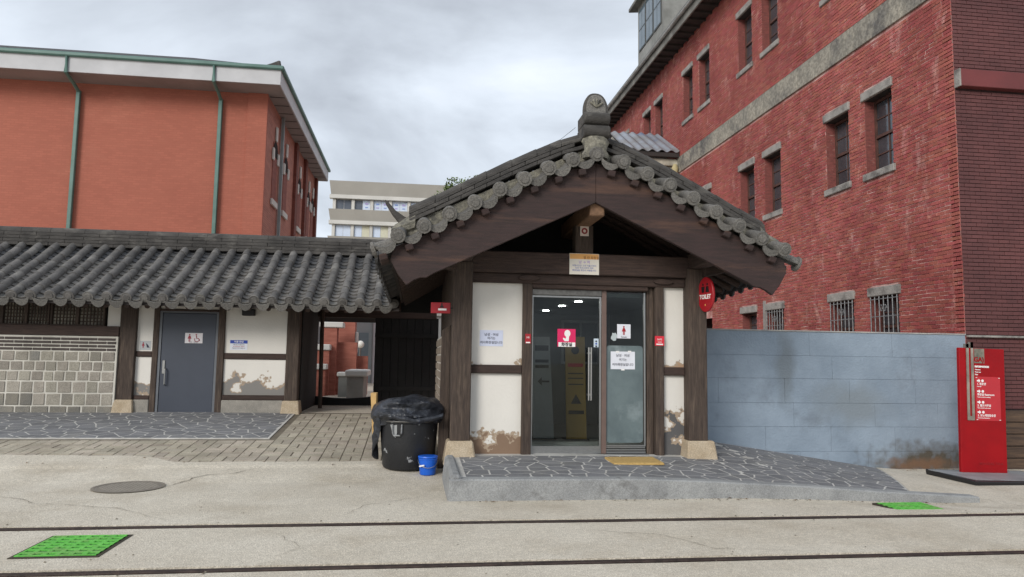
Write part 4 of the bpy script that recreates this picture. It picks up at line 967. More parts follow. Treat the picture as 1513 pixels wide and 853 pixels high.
# ------------------------------------------------------------------ orange brick building, left
ob = thing('orange_brick_hall', 'large orange brick hall with green gutters and pale eaves rising above the tiled wing', 'building', (-14, 30, .4))
MB().box(-30, 24.0, 0, -5.35, 35.6, 10.3).build('wall', orange_wall, ob)
MB().box(-5.35, 24.06, 0, -5.02, 35.6, 10.3).build('side_wall', pale_brick, ob)
MB().box(-5.62, 23.93, 0, -5.0, 24.06, 10.2).build('corner_pier', orange_wall, ob)
for y in (29.4, 31.9, 35.3): MB().box(-5.02, y, 0, -4.90, y+.45, 10.2).build('pier', brick_pil, ob)
MB().box(-30.5, 23.1, 10.12, -4.50, 35.9, 10.18).build('soffit', soff_l, ob)
for i in range(14): MB().box(-5.0, 24.2+.83*i, 10.105, -4.52, 24.22+.83*i, 10.119).build('soffit_joint', soffit_d, ob)
MB().box(-30.5, 23.06, 10.13, -4.50, 23.1, 10.60).build('fascia', fascia_w, ob); MB().box(-4.50, 23.06, 10.13, -4.46, 35.9, 10.60).build('fascia', fascia_w, ob)
MB().box(-30.5, 22.96, 10.60, -4.36, 23.12, 10.73).build('gutter', copper_g, ob, bevel=.03); MB().box(-4.48, 23.12, 10.60, -4.36, 36.0, 10.73).build('gutter', copper_g, ob, bevel=.03)
MB().hexa([(-30.4, 23.0, 10.68), (-4.42, 23.0, 10.68), (-4.42, 35.9, 10.68), (-30.4, 35.9, 10.68), (-26, 27.5, 12.6), (-8.5, 27.5, 12.6), (-8.5, 32, 12.6), (-26, 32, 12.6)]).build('roof', tile_d, ob)
MB().hexa([(-5.1, 23.05, 10.70), (-4.45, 23.05, 10.70), (-4.45, 23.7, 10.70), (-5.1, 23.7, 10.70), (-4.75, 23.1, 10.86), (-4.5, 23.1, 10.98), (-4.6, 23.6, 10.98), (-4.8, 23.6, 10.88)]).build('hip_ornament', ridge_m, ob, bevel=.05)
for x in (-10.78, -6.46):
    p_ = MB(); p_.box(x-.06, 23.84, 0, x+.06, 23.96, 9.85); p_.build('downpipe', copper_g, ob, bevel=.015)
    MB().tube([(x-.02, 23.04, 10.7), (x-.02, 23.02, 10.1), (x, 23.5, 9.95), (x, 23.9, 9.8)], .055, 8).build('pipe_elbow', copper_g, ob, smooth=True)
MB().box(-4.98, 26.3, 0, -4.88, 26.42, 10.1).build('downpipe', M('grey_pipe', c(132, 140, 140), None, 4, .5), ob)
rec = M('window_dark', c(52, 42, 40), c(40, 34, 34), 3, .9, spec=.1); brk_in = M('infill_brick', c(136, 76, 64), c(118, 64, 54), 2, .85, stretch=(1, 1, 6))
for y in (25.2, 27.25, 30.5, 33.1, 34.4):
    for z0 in (6.9, 2.9):
        wn_ = MB().box(-5.03, y, z0, -5.0, y+.75, z0+2.0).build('window', brk_in, ob)
        MB().prism([(0, 0), (.75, 0), (.75, .25), (.6, .45), (.375, .54), (.15, .45), (0, .25)], lambda p, q, d: (d, y+p, z0+1.55+q), -5.0, -4.985).build('arch_light', rec, wn_)
        MB().box(-5.0, y-.1, z0-.2, -4.94, y+.85, z0).build('sill', cream, wn_)
        for q in (-.16, .70): MB().box(-5.0, y+q, z0+1.35, -4.95, y+q+.21, z0+1.75).build('impost', cream, wn_)
        MB().box(-5.0, y+.28, z0+2.1, -4.95, y+.47, z0+2.6).build('keystone', cream, wn_)

# ------------------------------------------------------------------ far office block
of = thing('office_block', 'distant cream office block with ribbon windows and taupe bands', 'building', (4, 64, 0))
MB().box(-7.0, 60.3, 0, 16, 70, 15.4).build('wall', cream, of)
for z0, z1, z2 in ((14.75, 15.9, 14.45), (12.62, 13.55, 12.32), (10.4, 11.3, 10.1), (8.2, 9.1, 7.9)):
    MB().hexa([(-7.15, 59.9, z0), (16.2, 59.9, z0), (16.2, 60.4, z0), (-7.15, 60.4, z0), (-7.3, 59.7, z1), (16.2, 59.7, z1), (16.2, 60.4, z1), (-7.3, 60.4, z1)]).build('spandrel', taupe, of)
    MB().box(-7.25, 59.72, z2, 16.2, 60.3, z0).build('ledge', cream, of)
opane = M('office_pane', c(96, 102, 112), c(76, 82, 92), 1, .15); poster = plain('window_poster', c(206, 218, 236), .6); blind = plain('yellow_blind', c(206, 204, 182), .7); pframe = plain('office_frame', c(216, 216, 214), .6)
print_m = (plain('faded_blue_print', c(140, 164, 214), .6), plain('faded_violet_print', c(176, 164, 214), .6))
for i in range(9):
    x = -6.75+1.52*i
    for fz, (z0, z1) in enumerate(((13.6, 14.42), (11.35, 12.3))):
        wn_ = MB().box(x, 60.18, z0, x+1.28, 60.28, z1).build('window', pframe, of)
        for k in range(2):
            mt = opane
            if fz == 0 and 1 <= i <= 4 and not (i == 1 and k == 0) and not (i == 4 and k == 1): mt = poster
            if fz == 1: mt = (poster, blind)[1 if (i in (1, 2) and k == 1) else 0]
            MB().box(x+.03+.62*k, 60.15, z0+.03, x+.61+.62*k, 60.19, z1-.03).build('pane', mt, wn_)
            if fz == 0 and mt is poster:
                MB().box(x+.2+.62*k, 60.12, z0+.48, x+.45+.62*k, 60.148, z0+.60).build('window_print', print_m[k], wn_); MB().box(x+.22+.62*k, 60.12, z0+.2, x+.43+.62*k, 60.148, z0+.28).build('window_print', print_m[1-k], wn_)
        MB().box(x-.26, 59.98, z0-.05, x-.02, 60.3, z1).build('pillar', cream, of)

# ------------------------------------------------------------------ trees
def tree(name, label, x, y, z0, h, r_, seed):
    T = thing(name, label, 'tree', (x, y, z0)); rn = random.Random(seed)
    MB().tube([(x, y, z0), (x+.1, y, z0+h*.4), (x, y+.1, z0+h*.75)], .22, 8, .09).build('trunk', bark, T, smooth=True)
    for k in range(6):
        a = k*1.05; MB().tube([(x, y, z0+h*(.45+.05*k)), (x+r_*.5*math.cos(a), y+r_*.5*math.sin(a), z0+h*(.6+.05*k)), (x+r_*.85*math.cos(a), y+r_*.85*math.sin(a), z0+h*(.68+.05*k))], .07, 6, .02).build('limb', bark, T)
    b = MB(); cl_ = [(x+rn.gauss(0, r_*.45), y+rn.gauss(0, r_*.45), min(z0+h*.93, z0+h*.80+rn.gauss(0, h*.06)), rn.uniform(.3, .55)*r_*.6) for _ in range(64)]
    for (cx_, cy_, cz_, rr) in cl_:
        for _ in range(170):
            v = Vector((rn.gauss(0, 1), rn.gauss(0, 1), rn.gauss(0, 1))).normalized()*rr*rn.uniform(.5, 1.05); p = Vector((cx_, cy_, cz_))+v
            u_ = Vector((rn.gauss(0, 1), rn.gauss(0, 1), rn.gauss(0, 1))).normalized()*rn.uniform(.06, .12); w2 = u_.orthogonal().normalized()*.05
            n = len(b.v); b.v += [tuple(p-u_), tuple(p+w2), tuple(p+u_), tuple(p-w2)]; b.f.append((n, n+1, n+2, n+3))
    b.build('crown', leaf_m, T, fix=False, kind='stuff')
tree('broadleaf_tree', 'tree top with yellow-green leaves showing above the tiled gable', 2.3, 40, .3, 11.6, 2.1, 4)
tree('courtyard_tree', 'dark green tree glimpsed through the passage above the brick stair wall', -5.6, 42, .3, 5.2, 1.7, 9)

# overhead cable
tag(MB().tube([(3.6+(9.3-3.6)*t, 59.0+(42-59)*t, 15.9-.9*t-.9*math.sin(math.pi*t)+.6*t) for t in [i/16 for i in range(17)]], .013, 5).build('overhead_cable', black_p), 'thin black cable slung across the sky behind the gable', 'cable')

# ------------------------------------------------------------------ courtyard seen through the passage
cp = thing('brick_stair_wall', 'stepped red brick stair wall with pale stone caps beyond the passage', 'wall', (-2.5, 22, .4))
bw = M('courtyard_brick', c(166, 104, 88), c(144, 84, 70), 2, .85, .4, 40, stretch=(1, 1, 6))
MB().box(-2.72, 21.8, .3, -2.28, 22.3, 2.42).build('pier', bw, cp); MB().box(-2.78, 21.74, 2.42, -2.1, 22.36, 2.58).build('cap', cream, cp, bevel=.02)
MB().box(-2.85, 21.5, .3, -2.45, 21.8, 1.75).build('pier', bw, cp); MB().box(-2.88, 21.44, 1.75, -2.42, 21.82, 1.92).build('cap', cream, cp, bevel=.02)
MB().box(-2.95, 21.2, .3, -2.5, 21.5, 1.20).build('pier', bw, cp); MB().box(-2.98, 21.14, 1.20, -2.46, 21.52, 1.36).build('cap', cream, cp, bevel=.02)
MB().box(-2.28, 22.1, .3, -1.72, 22.5, 2.0).build('pier', bw, cp); MB().box(-2.28, 22.4, .3, -1.4, 22.6, 1.6).build('low_wall', bw, cp)
bp_ = thing('brick_pillar', 'tall red brick pillar with pale arched niche beyond the passage', 'pillar', (-2.1, 23.3, .4))
MB().box(-2.38, 23.0, .3, -1.86, 23.6, 3.6).build('shaft', bw, bp_); MB().box(-1.86, 23.1, 1.7, -1.78, 23.5, 2.35).build('niche', cream, bp_, bevel=.02)
sp_ = thing('stone_parapet', 'grey stone parapet with broad pale coping beyond the passage', 'parapet', (-1.6, 20.5, .4))
MB().box(-1.78, 19.9, .3, -1.34, 21.4, 1.05).build('body', M('parapet_grey', c(150, 148, 142), c(132, 130, 124), 2, .9), sp_, bevel=.01); MB().box(-1.83, 19.85, 1.05, -1.24, 21.5, 1.22).build('coping', cream, sp_, bevel=.03)
MB().box(-2.1, 20.9, .3, -1.78, 21.3, 1.02).build('wing_block', M('parapet_block', c(142, 142, 138), None, 2, .9), sp_); MB().box(-2.14, 20.85, 1.02, -1.84, 21.35, 1.14).build('coping', cream, sp_, bevel=.02)
lp = thing('globe_lamp', 'white globe lamp on a thin post beyond the passage', 'lamp', (-1.87, 25.6, .4))
MB().tube([(-1.87, 25.6, .3), (-1.87, 25.6, 1.9)], .035, 8).build('post', steel_dark, lp); b = MB(); b.lathe([(.02, 1.86)]+[(.13*math.sin(R(a)), 2.0-.13*math.cos(R(a))) for a in range(20, 180, 16)]+[(.005, 2.13)], -1.87, 25.6, 16); b.build('globe', M('opal_globe', c(232, 230, 222), None, 4, .3), lp, smooth=True)
gb = thing('grey_annex', 'pale grey annex with a white downpipe seen through the passage', 'building', (-1, 33, .3))
MB().box(-4.5, 32, .2, 2.5, 36, 4.1).build('wall', M('annex_grey', c(168, 172, 172), c(156, 160, 160), 1, .8), gb); MB().box(-4.6, 31.8, 3.4, 2.6, 32.0, 4.3).build('parapet', M('annex_band', c(188, 188, 184), None, 1, .8), gb); MB().tube([(-1.75, 31.9, .2), (-1.75, 31.9, 3.6)], .07, 8).build('downpipe', fascia_w, gb)
MB().box(-2.55, 31.93, .3, -2.0, 32.0, 2.6).build('door', M('annex_door', c(126, 140, 146), None, 1, .6), gb); MB().box(-1.5, 31.95, 1.5, -.9, 32.0, 2.4).build('window', pane_m, gb)

# ------------------------------------------------------------------ red information pillar
SY = 10.44
tp = thing('information_pillar', 'upright red information panel with white directions on a black base', 'sign', (8.87, 10.5, -.14))
MB().hexa([(8.02, 9.62, -.26), (9.8, 9.62, -.26), (9.8, 10.78, -.26), (8.14, 10.78, -.26), (8.0, 9.6, -.075), (9.8, 9.6, -.075), (9.8, 10.8, -.075), (8.12, 10.8, -.075)]).build('base', black_p, tp, bevel=.01)
MB().box(8.10, 9.72, -.078, 9.7, 10.7, -.068).build('base_plate', M('dull_grey_plate', c(150, 152, 154), c(128, 130, 132), 3, .5), tp)
MB().box(8.47, SY, -.07, 9.26, SY+.06, 1.865).build('panel', redd_p, tp, bevel=.006)
b = MB(); b.box(8.585, SY-.012, .735, 8.63, SY-.001, 1.93); b.box(8.665, SY-.012, .735, 8.71, SY-.001, 1.96); b.box(8.63, SY-.012, .735, 8.665, SY-.001, .80); b.box(8.585, SY-.012, 1.865, 8.63, SY+.05, 1.93); b.box(8.665, SY-.012, 1.865, 8.71, SY+.05, 1.96)
b.build('steel_strips', M('warm_steel', c(186, 176, 162), c(116, 110, 102), 2.2, .3, metal=.7, stretch=(1, 1, 1)), tp)
MB().box(8.73, SY-.004, 1.63, 8.905, SY-.0005, 1.86).build('metal_badge', M('badge_metal', c(150, 140, 126), c(98, 104, 92), 9, .35, metal=.5), tp)
text('GA)', .10, redd_p, tp, 8.81, SY-.006, 1.685, bold=.004)
text('INFORMATION', .036, white_ink, tp, 8.735, SY-.003, 1.575, align='LEFT', bold=.003)
for i, s in enumerate(('Welcome', 'Thank you', 'Enjoy')): text(s, .024, white_ink, tp, 8.735, SY-.003, 1.528-.038*i, align='LEFT', bold=.001)
MB().box(8.735, SY-.003, .735, 9.17, SY-.0005, 1.42).build('inset_panel', redl_p, tp)
for x, z in ((8.745, 1.405), (9.14, 1.405), (8.745, .748), (9.14, .748)): MB().box(x, SY-.006, z-.004, x+.025, SY-.003, z+.004).build('corner_mark', white_ink, tp)
items = (('1. 정문관', 'Main Hall', 1.37), ('화장실 Restroom', 'Toilets are inside the building', 1.135), ('2. 별도사무실', 'Office and information center', .93), ('3. 모노레일탑승장', 'Monorail boarding platform', .845+.0))
zs = (1.36, 1.15, .96, .83)
for k, (a, s_, _) in enumerate(items):
    z = (1.355, 1.19, 1.02, .865)[k]
    MB().prism([(8.765, z+.012), (8.795, z+.012), (8.795, z+.03), (8.825, z), (8.795, z-.03), (8.795, z-.012), (8.765, z-.012)], lambda p, q, d: (p, d, q), SY-.006, SY-.003).build('arrow', white_ink, tp)
    b = MB().prism([(8.862+.022*math.cos(R(45*i)), z+.022*math.sin(R(45*i))) for i in range(8)], lambda p, q, d: (p, d, q), SY-.006, SY-.003); b.build('pictogram', white_ink, tp)
    text(a, .042, white_ink, tp, 8.765, SY-.004, z-.052, align='LEFT', bold=.001); text(s_, .019, white_ink, tp, 8.765, SY-.004, z-.09, align='LEFT', bold=.0006)
text('MONORAIL TOUR', .05, plain('embossed_red', c(150, 20, 26), .4), tp, 8.98, SY-.004, .07, bold=.001)

tp.rotation_euler.y = R(1.3)
# ------------------------------------------------------------------ signs and notices
def sheet(name, label, x0, x1, z0, z1, y, mat, cat='sign', th=.004, group=None, tilt=0):
    T = thing(name, label, cat, ((x0+x1)/2, y, z0), group)
    MB().box(x0, y-th, z0, x1, y, z1).build('sheet', mat, T)
    return T
PY = FY-.0195
t_ = sheet('paper_notice', 'pale paper notice with black handwriting taped to the plaster panel', .90, 1.23, 1.765, 1.99, PY, pale_p, 'notice')
for s_, z, sz in (('남성 · 여성', 1.925, .045), ('여기는', 1.875, .042), ('여자화장실입니다', 1.815, .043)): text(s_, sz, ink, t_, 1.065, PY-.005, z, bold=.0006)
GYs = 10.2220
t_ = sheet('paper_notice', 'white paper notice with black handwriting taped to the frosted side pane', 2.805, 3.165, 1.465, 1.72, GYs, white_p, 'notice')
for s_, z, sz in (('남성 · 여성', 1.66, .045), ('여기는', 1.60, .042), ('여자화장실입니다', 1.53, .043)): text(s_, sz, ink, t_, 2.985, GYs-.005, z, bold=.0006)
for x, z in ((2.88, 1.715), (3.06, 1.72), (2.96, 1.46)): MB().box(x, GYs-.006, z-.012, x+.05, GYs-.0045, z+.012).build('tape', white_ink, t_)
t_ = sheet('pink_door_sign', 'magenta square sign with white emblem stuck on the glass door', 2.02, 2.285, 1.775, 2.03, GYs, pink_p)
MB().box(2.035, GYs-.006, 1.775, 2.28, GYs-.0042, 1.838).build('caption_strip', white_ink, t_); text('화장실', .058, black_p, t_, 2.157, GYs-.007, 1.805, bold=.002)
b = MB(); b.prism([(2.165+.045*math.cos(R(30*i)), 1.965+.052*math.sin(R(30*i))) for i in range(12)], lambda p, q, d: (p, d, q), GYs-.006, GYs-.0042); b.prism([(2.125, 1.855), (2.185, 1.855), (2.19, 1.93), (2.15, 1.93), (2.14, 1.89), (2.105, 1.905), (2.10, 1.885)], lambda p, q, d: (p, d, q), GYs-.0062, GYs-.0043); b.build('emblem', white_ink, t_)
t_ = sheet('push_sticker', 'small pale sticker on the edge of the glass door', 2.553, 2.625, 1.775, 1.90, GYs, plain('pale_blue_sheet', c(200, 214, 226), .5), 'sticker')
for i in range(3): b = MB().prism([(2.589+.014*math.cos(R(45*k)), 1.86-.035*i+.014*math.sin(R(45*k))) for k in range(8)], lambda p, q, d: (p, d, q), GYs-.006, GYs-.0042); b.build('mark', (ink, blue_ink, ink)[i], t_)
def woman(b, cx, cz, h, y):
    f = lambda p, q, d: (cx+p*h, d, cz+q*h)
    b.prism([(.1*math.cos(R(36*i)), .40+.1*math.sin(R(36*i))) for i in range(10)], f, y-.006, y-.0042)
    b.prism([(-.10, .28), (.10, .28), (.24, -.12), (.10, -.12), (.10, -.5), (.02, -.5), (.02, -.12), (-.02, -.12), (-.02, -.5), (-.10, -.5), (-.10, -.12), (-.24, -.12)], f, y-.006, y-.0042)
    return b
t_ = sheet('womens_sign', 'white square sign with red female figure on the clear side pane', 2.90, 3.10, 1.91, 2.115, GYs, white_p)
woman(MB(), 3.0, 2.025, .13, GYs).build('figure', red_p, t_); text('Female', .03, ink, t_, 3.0, GYs-.006, 1.93)
b = MB(); b.prism([(2.855+(.045+.012*math.sin(i*2.1))*math.cos(R(30*i)), 1.93+(.06+.012*math.cos(i*3.3))*math.sin(R(30*i))) for i in range(12)], lambda p, q, d: (p, d, q), GYs-.004, GYs-.001)
tag(b.build('round_sticker', plain('sticker_grey', c(186, 196, 198), .5)), 'ragged pale sticker beside the red female figure sign', 'sticker')
t_ = sheet('red_label', 'small red label on the timber between plaster panel and door handle side', 1.535, 1.615, 1.81, 1.945, 10.0995, red_p, 'label'); MB().box(1.545, 10.094, 1.815, 1.605, 10.0953, 1.832).build('white_strip', white_ink, t_); text('Hi', .045, white_ink, t_, 1.575, 10.0945, 1.895)
t_['label'] = 'small red label with white foot strip on the timber post left of the glass door'
t_ = sheet('red_label', 'small red square label with white text on the post right of the side pane', 3.425, 3.565, 1.81, 1.95, 10.0995, plain('bright_red_label', c(214, 40, 58), .4), 'label'); MB().box(3.445, 10.094, 1.822, 3.545, 10.0953, 1.84).build('white_strip', white_ink, t_); text('SAFE', .035, white_ink, t_, 3.495, 10.0945, 1.90); text('zone', .03, white_ink, t_, 3.495, 10.0945, 1.865)
t_ = sheet('beam_notice', 'white and orange notice pinned to the tie beam over the door', 2.145, 2.575, 2.80, 3.10, 10.0185, plain('cream_sheet', c(228, 222, 210), .6), 'notice')
MB().box(2.15, 10.0125, 3.02, 2.57, 10.014, 3.095).build('orange_heading', orange_p, t_); text('열 린 화장실', .045, plain('brown_ink', c(120, 70, 40), .6), t_, 2.46, 10.011, 3.04)
text('남 → 여', .05, violet_ink, t_, 2.36, 10.0135, 2.975)
for i, s_ in enumerate(('이용시간은 오전 아홉시부터', '오후 여섯시까지 이며', '화장실을 깨끗이 사용합시다')): text(s_, .03, blue_ink, t_, 2.36, 10.0135, 2.925-.034*i)
t_ = sheet('round_mark_plate', 'small white plate with a red ring on the short post under the ridge', 2.305, 2.43, 3.36, 3.50, 10.0475, plain('cream_plate', c(222, 206, 196), .5))
n = 16; b = MB(); R1, R0 = .045, .022
vo = [(2.367+R1*math.cos(2*math.pi*i/n), 10.041, 3.432+R1*math.sin(2*math.pi*i/n)) for i in range(n)]; vi = [(2.367+R0*math.cos(2*math.pi*i/n), 10.041, 3.432+R0*math.sin(2*math.pi*i/n)) for i in range(n)]
b.v = vo+vi; b.f = [(i, (i+1) % n, n+(i+1) % n, n+i) for i in range(n)]; b.build('red_ring', plain('dark_red_ink', c(140, 34, 34), .5), t_)
# oval hanging toilet sign
ov = thing('toilet_sign', 'oval red hanging sign reading TOILET beside the right timber post', 'sign', (4.28, 9.75, 2.3))
A = R(-77); ux, uy = math.cos(A), math.sin(A); ox, oy, oz = 4.10, 9.84, 2.545
def OV(p, q, d): return (ox+p*ux+d*math.sin(-A)*-1, oy+p*uy-d*math.cos(A), oz+q)
nrm = Vector((-math.sin(-A)*1, -math.cos(A), 0))
def OV(p, q, d): return (ox+p*ux+d*nrm.x, oy+p*uy+d*nrm.y, oz+q)
nrm = Vector((uy, -ux, 0))
b = MB().prism([(.185*math.cos(R(12*i)), .25*math.sin(R(12*i))) for i in range(30)], OV, -.018, .018); b.build('disc', red_p, ov, bevel=.006)
for s_, x, z, sz, mt in (('TOILET', 0, -.035, .085, white_ink),):
    text(s_, sz, mt, ov, ox+nrm.x*.0195, oy+nrm.y*.0195, oz+z, rot=(R(90), 0, A), bold=.003, sx=.95)
b = MB()
for px_, kind in ((-.05, 0), (.05, 1)):
    b.prism([(px_+.018*math.cos(R(45*i)), .145+.018*math.sin(R(45*i))) for i in range(8)], OV, .018, .0205)
    w1, w2 = (.04, .026) if kind == 0 else (.026, .042)
    b.prism([(px_-w2, .03), (px_+w2, .03), (px_+w1, .115), (px_-w1, .115)], OV, .018, .0205)
b.build('figures', black_p, ov); MB().prism([(.012*math.cos(R(60*i)), -.15+.014*math.sin(R(60*i))) for i in range(6)], OV, .018, .0205).build('dot', orange_p, ov)
MB().tube([(4.10, 9.99, 2.60), (4.10, 9.86, 2.60)], .012, 6).build('bracket', black_p, ov)
# red flag sign on the left
rf = thing('flag_sign', 'oblong red flag sign with a black figure and white bar on the left post', 'sign', (.35, 10.08, 2.2))
MB().box(.205, 10.06, 2.205, .475, 10.085, 2.355).build('plate', red_p, rf, bevel=.003); MB().box(.305, 10.056, 2.245, .42, 10.0595, 2.272).build('white_bar', white_ink, rf)
b = MB(); b.prism([(.355+.013*math.cos(R(45*i)), 2.332+.013*math.sin(R(45*i))) for i in range(8)], lambda p, q, d: (p, d, q), 10.056, 10.0595); b.prism([(.325, 2.283), (.385, 2.283), (.368, 2.316), (.342, 2.316)], lambda p, q, d: (p, d, q), 10.056, 10.0595); b.build('figure', black_p, rf); MB().box(.475, 10.065, 2.27, .51, 10.08, 2.29).build('bracket', black_p, rf)
# signs on the wing
t_ = sheet('accessible_sign', 'pale sign with red female figure and wheelchair symbol on the slate door', -4.47, -4.14, 1.80, 2.0, WY-.0455, plain('silver_white', c(218, 214, 216), .5))
woman(MB(), -4.385, 1.905, .15, WY-.0455).build('figure', plain('dark_red_figure', c(150, 30, 50), .5), t_)
b = MB(); q = WY-.0455
b.tube([(-4.245+.045*math.cos(R(a)), q-.006, 1.875+.045*math.sin(R(a))) for a in range(150, 390, 20)], .006, 5); b.tube([(-4.26, q-.006, 1.95), (-4.25, q-.006, 1.895), (-4.215, q-.006, 1.893), (-4.195, q-.006, 1.85)], .008, 5); b.prism([(-4.262+.013*math.cos(R(45*i)), 1.968+.013*math.sin(R(45*i))) for i in range(8)], lambda p, q_, d: (p, d, q_), q-.008, q-.004)
b.build('wheelchair_symbol', MATS['dark_red_figure'], t_); text('여자 · 장애인', .032, ink, t_, -4.305, q-.005, 1.818)
t_ = sheet('tactile_sign', 'small grey metal sign with two symbols on the narrow plaster strip by the slate door', -5.30, -5.10, 1.655, 1.83, WY-.0305, plate_grey); woman(MB(), -5.24, 1.75, .11, WY-.0305).build('figure', MATS['dark_red_figure'], t_)
MB().prism([(-5.17, 1.70), (-5.12, 1.70), (-5.15, 1.75), (-5.19, 1.79)], lambda p, q, d: (p, d, q), WY-.0362, WY-.0345).build('symbol', ink, t_)
t_ = sheet('blue_notice', 'white notice with blue heading on the wing plaster panel', -3.62, -3.29, 1.68, 1.875, WY-.0305, white_p, 'notice'); MB().box(-3.62, WY-.0365, 1.81, -3.29, WY-.0345, 1.875).build('blue_heading', blue_ink, t_); text('이용 안내', .045, white_ink, t_, -3.455, WY-.037, 1.842, bold=.001)
for i, mt in enumerate((ink, red_p, ink)): text(('이용시간 안내입니다', '남자화장실은 정문쪽', '이용해 주시기 바랍니다')[i], .026, mt, t_, -3.455, WY-.036, 1.785-.035*i)

# ------------------------------------------------------------------ boards inside the hall
def standee(name, label, x0, x1, z1, y, mat, lean):
    T = thing(name, label, 'board', ((x0+x1)/2, y, .27))
    MB().hexa([(x0, y, .285), (x1, y, .285), (x1, y+.03, .285), (x0, y+.03, .285), (x0+lean, y+.18, z1), (x1+lean, y+.18, z1), (x1+lean, y+.21, z1), (x0+lean, y+.21, z1)]).build('panel', mat, T)
    MB().box(x0-.03, y-.08, .27, x1+.03, y+.3, .29).build('foot', black_p, T)
    return T
def onb(y, z, z1): return y+.18*(z-.285)/(z1-.285)
T = standee('pointing_board', 'grey leaning board with black lines and a left arrow inside the glass door', 1.98, 2.33, 1.97, 12.0, greyb_p, -.06)
for z, h_ in ((1.78, .09), (1.56, .05), (1.47, .05)):
    MB().box(2.02, onb(12, z, 1.97)-.006, z-h_/2, 2.25, onb(12, z, 1.97)-.003, z+h_/2).build('print_line', black_p, T)
MB().prism([(2.06, 1.22), (2.13, 1.29), (2.13, 1.235), (2.26, 1.235), (2.26, 1.205), (2.13, 1.205), (2.13, 1.15)], lambda p, q, d: (p, onb(12, q, 1.97)+d, q), -.007, -.004).build('arrow', black_p, T)
T = standee('yellow_board', 'mustard yellow board with dark print inside the glass door', 2.52, 2.86, 1.98, 11.9, yellow_p, .0)
for z, h_, mt in ((1.50, .06, red_p), (1.36, .02, black_p), (1.28, .02, black_p), (1.18, .02, black_p), (.72, .06, black_p)): MB().box(2.56, onb(11.9, z, 1.98)-.006, z-h_/2, 2.82, onb(11.9, z, 1.98)-.003, z+h_/2).build('print_line', mt, T)
MB().prism([(2.69+.07*math.cos(R(30*i)), 1.75+.07*math.sin(R(30*i))) for i in range(12)], lambda p, q, d: (p, onb(11.9, q, 1.98)+d, q), -.007, -.004).build('round_print', black_p, T)
MB().prism([(2.60, .86), (2.78, .86), (2.69, 1.02)], lambda p, q, d: (p, onb(11.9, q, 1.98)+d, q), -.007, -.004).build('triangle_print', black_p, T)

# ------------------------------------------------------------------ tub, tarp, bucket
BX, BYc, BZ = -.05, 10.42, G(-.05, 10.42)
bn = thing('plastic_tub', 'large scuffed black plastic tub with wire handles beside the timber post', 'tub', (BX, BYc, BZ))
b = MB(); b.lathe([(.02, BZ), (.335, BZ), (.355, BZ+.03), (.385, BZ+.35), (.405, BZ+.62), (.43, BZ+.635), (.43, BZ+.66), (.395, BZ+.665), (.38, BZ+.60), (.02, BZ+.58)], BX, BYc, 40); b.build('body', bin_m, bn, smooth=True)
b = MB(); b.tube([(BX+.436*math.cos(R(10*i)), BYc+.436*math.sin(R(10*i)), BZ+.655) for i in range(37)], .010, 6); b.build('rim_wire', steel_dark, bn, smooth=True)
b = MB(); q = R(-112)
for da in (0,):
    pts = []
    for t, z in ((-.16, .62), (-.15, .50), (-.11, .47), (.11, .47), (.15, .50), (.16, .62)): a = q+t; pts.append((BX+.425*math.cos(a), BYc+.425*math.sin(a), BZ+z))
    b.tube(pts, .011, 6)
b.build('handle', iron_m, bn, smooth=True)
b = MB().prism([(-.24, .61), (.02, .61), (.03, .50), (-.02, .44), (-.10, .46), (-.16, .52)], lambda p, q_, d: (BX+(.398+d)*math.sin(p-.43), BYc-(.398+d)*math.cos(p-.43), BZ+q_), .004, .008); b.build('paint_patch', plain('grey_paint_patch', c(150, 152, 152), .6), bn)
b = MB(); nu, nv = 64, 30
for j in range(nv+1):
    t = j/nv; ph = -math.pi/2+math.pi*t
    for i in range(nu):
        a = 2*math.pi*i/nu; ca, sa = math.cos(a), math.sin(a)
        ex = abs(math.cos(ph))**.55; x = .50*ex*math.copysign(abs(ca)**.8, ca); y = .36*ex*math.copysign(abs(sa)**.8, sa); z = .175*math.copysign(abs(math.sin(ph))**.75, math.sin(ph))
        p = Vector((x*1.6, y*3.0, z*5)); f = 1-2*abs(mn.noise(p*1.7+Vector((3, 1, 2)))); g_ = 1-2*abs(mn.noise(p*4.1+Vector((1, 5, 2))))
        s_ = 1+.11*f+.05*g_
        fold = .04*math.sin(z*34+x*4+2*mn.noise((x*3, 1, 2)))
        x *= 1+.04*f; y = y*s_+fold*(1 if sa < 0 else .3); z = z*s_+.035*mn.noise(Vector((x*4, y*4, 4)))+.025*math.sin(x*5.2+1.0)
        b.v.append((BX-.02+x, BYc+y, BZ+.76+z))
for j in range(nv):
    for i in range(nu): k2 = (i+1) % nu; b.f.append((j*nu+i, j*nu+k2, (j+1)*nu+k2, (j+1)*nu+i))
tarp = thing('folded_tarp', 'crumpled black tarpaulin bundle heaped on the black tub', 'tarp', (BX, BYc, BZ+.6))
b.build('bundle', tarp_m, tarp, smooth=True)
b = MB(); nu, nv = 14, 22                              # flap hanging down the left of the tub
for j in range(nv+1):
    for i in range(nu+1):
        s_, t = i/nu, j/nv; a = R(158+62*s_*(1-.35*t)); rr = .445+.035*math.sin(s_*9+t*3)+.02*mn.noise((s_*4, t*5, 1)); z = .74-(.60+.10*math.sin(s_*5))*t*(1-.25*s_)
        b.v.append((BX+rr*math.cos(a)-.02, BYc+rr*math.sin(a), BZ+z))
for j in range(nv):
    for i in range(nu): o_ = j*(nu+1)+i; b.f.append((o_, o_+1, o_+nu+2, o_+nu+1))
fl = b.build('hanging_flap', tarp_m, tarp, smooth=True, fix=False)
md = fl.modifiers.new('thick', 'SOLIDIFY'); md.thickness = .008
b = MB(); nu = 26                                     # loose fold along the front of the bundle
rings = []
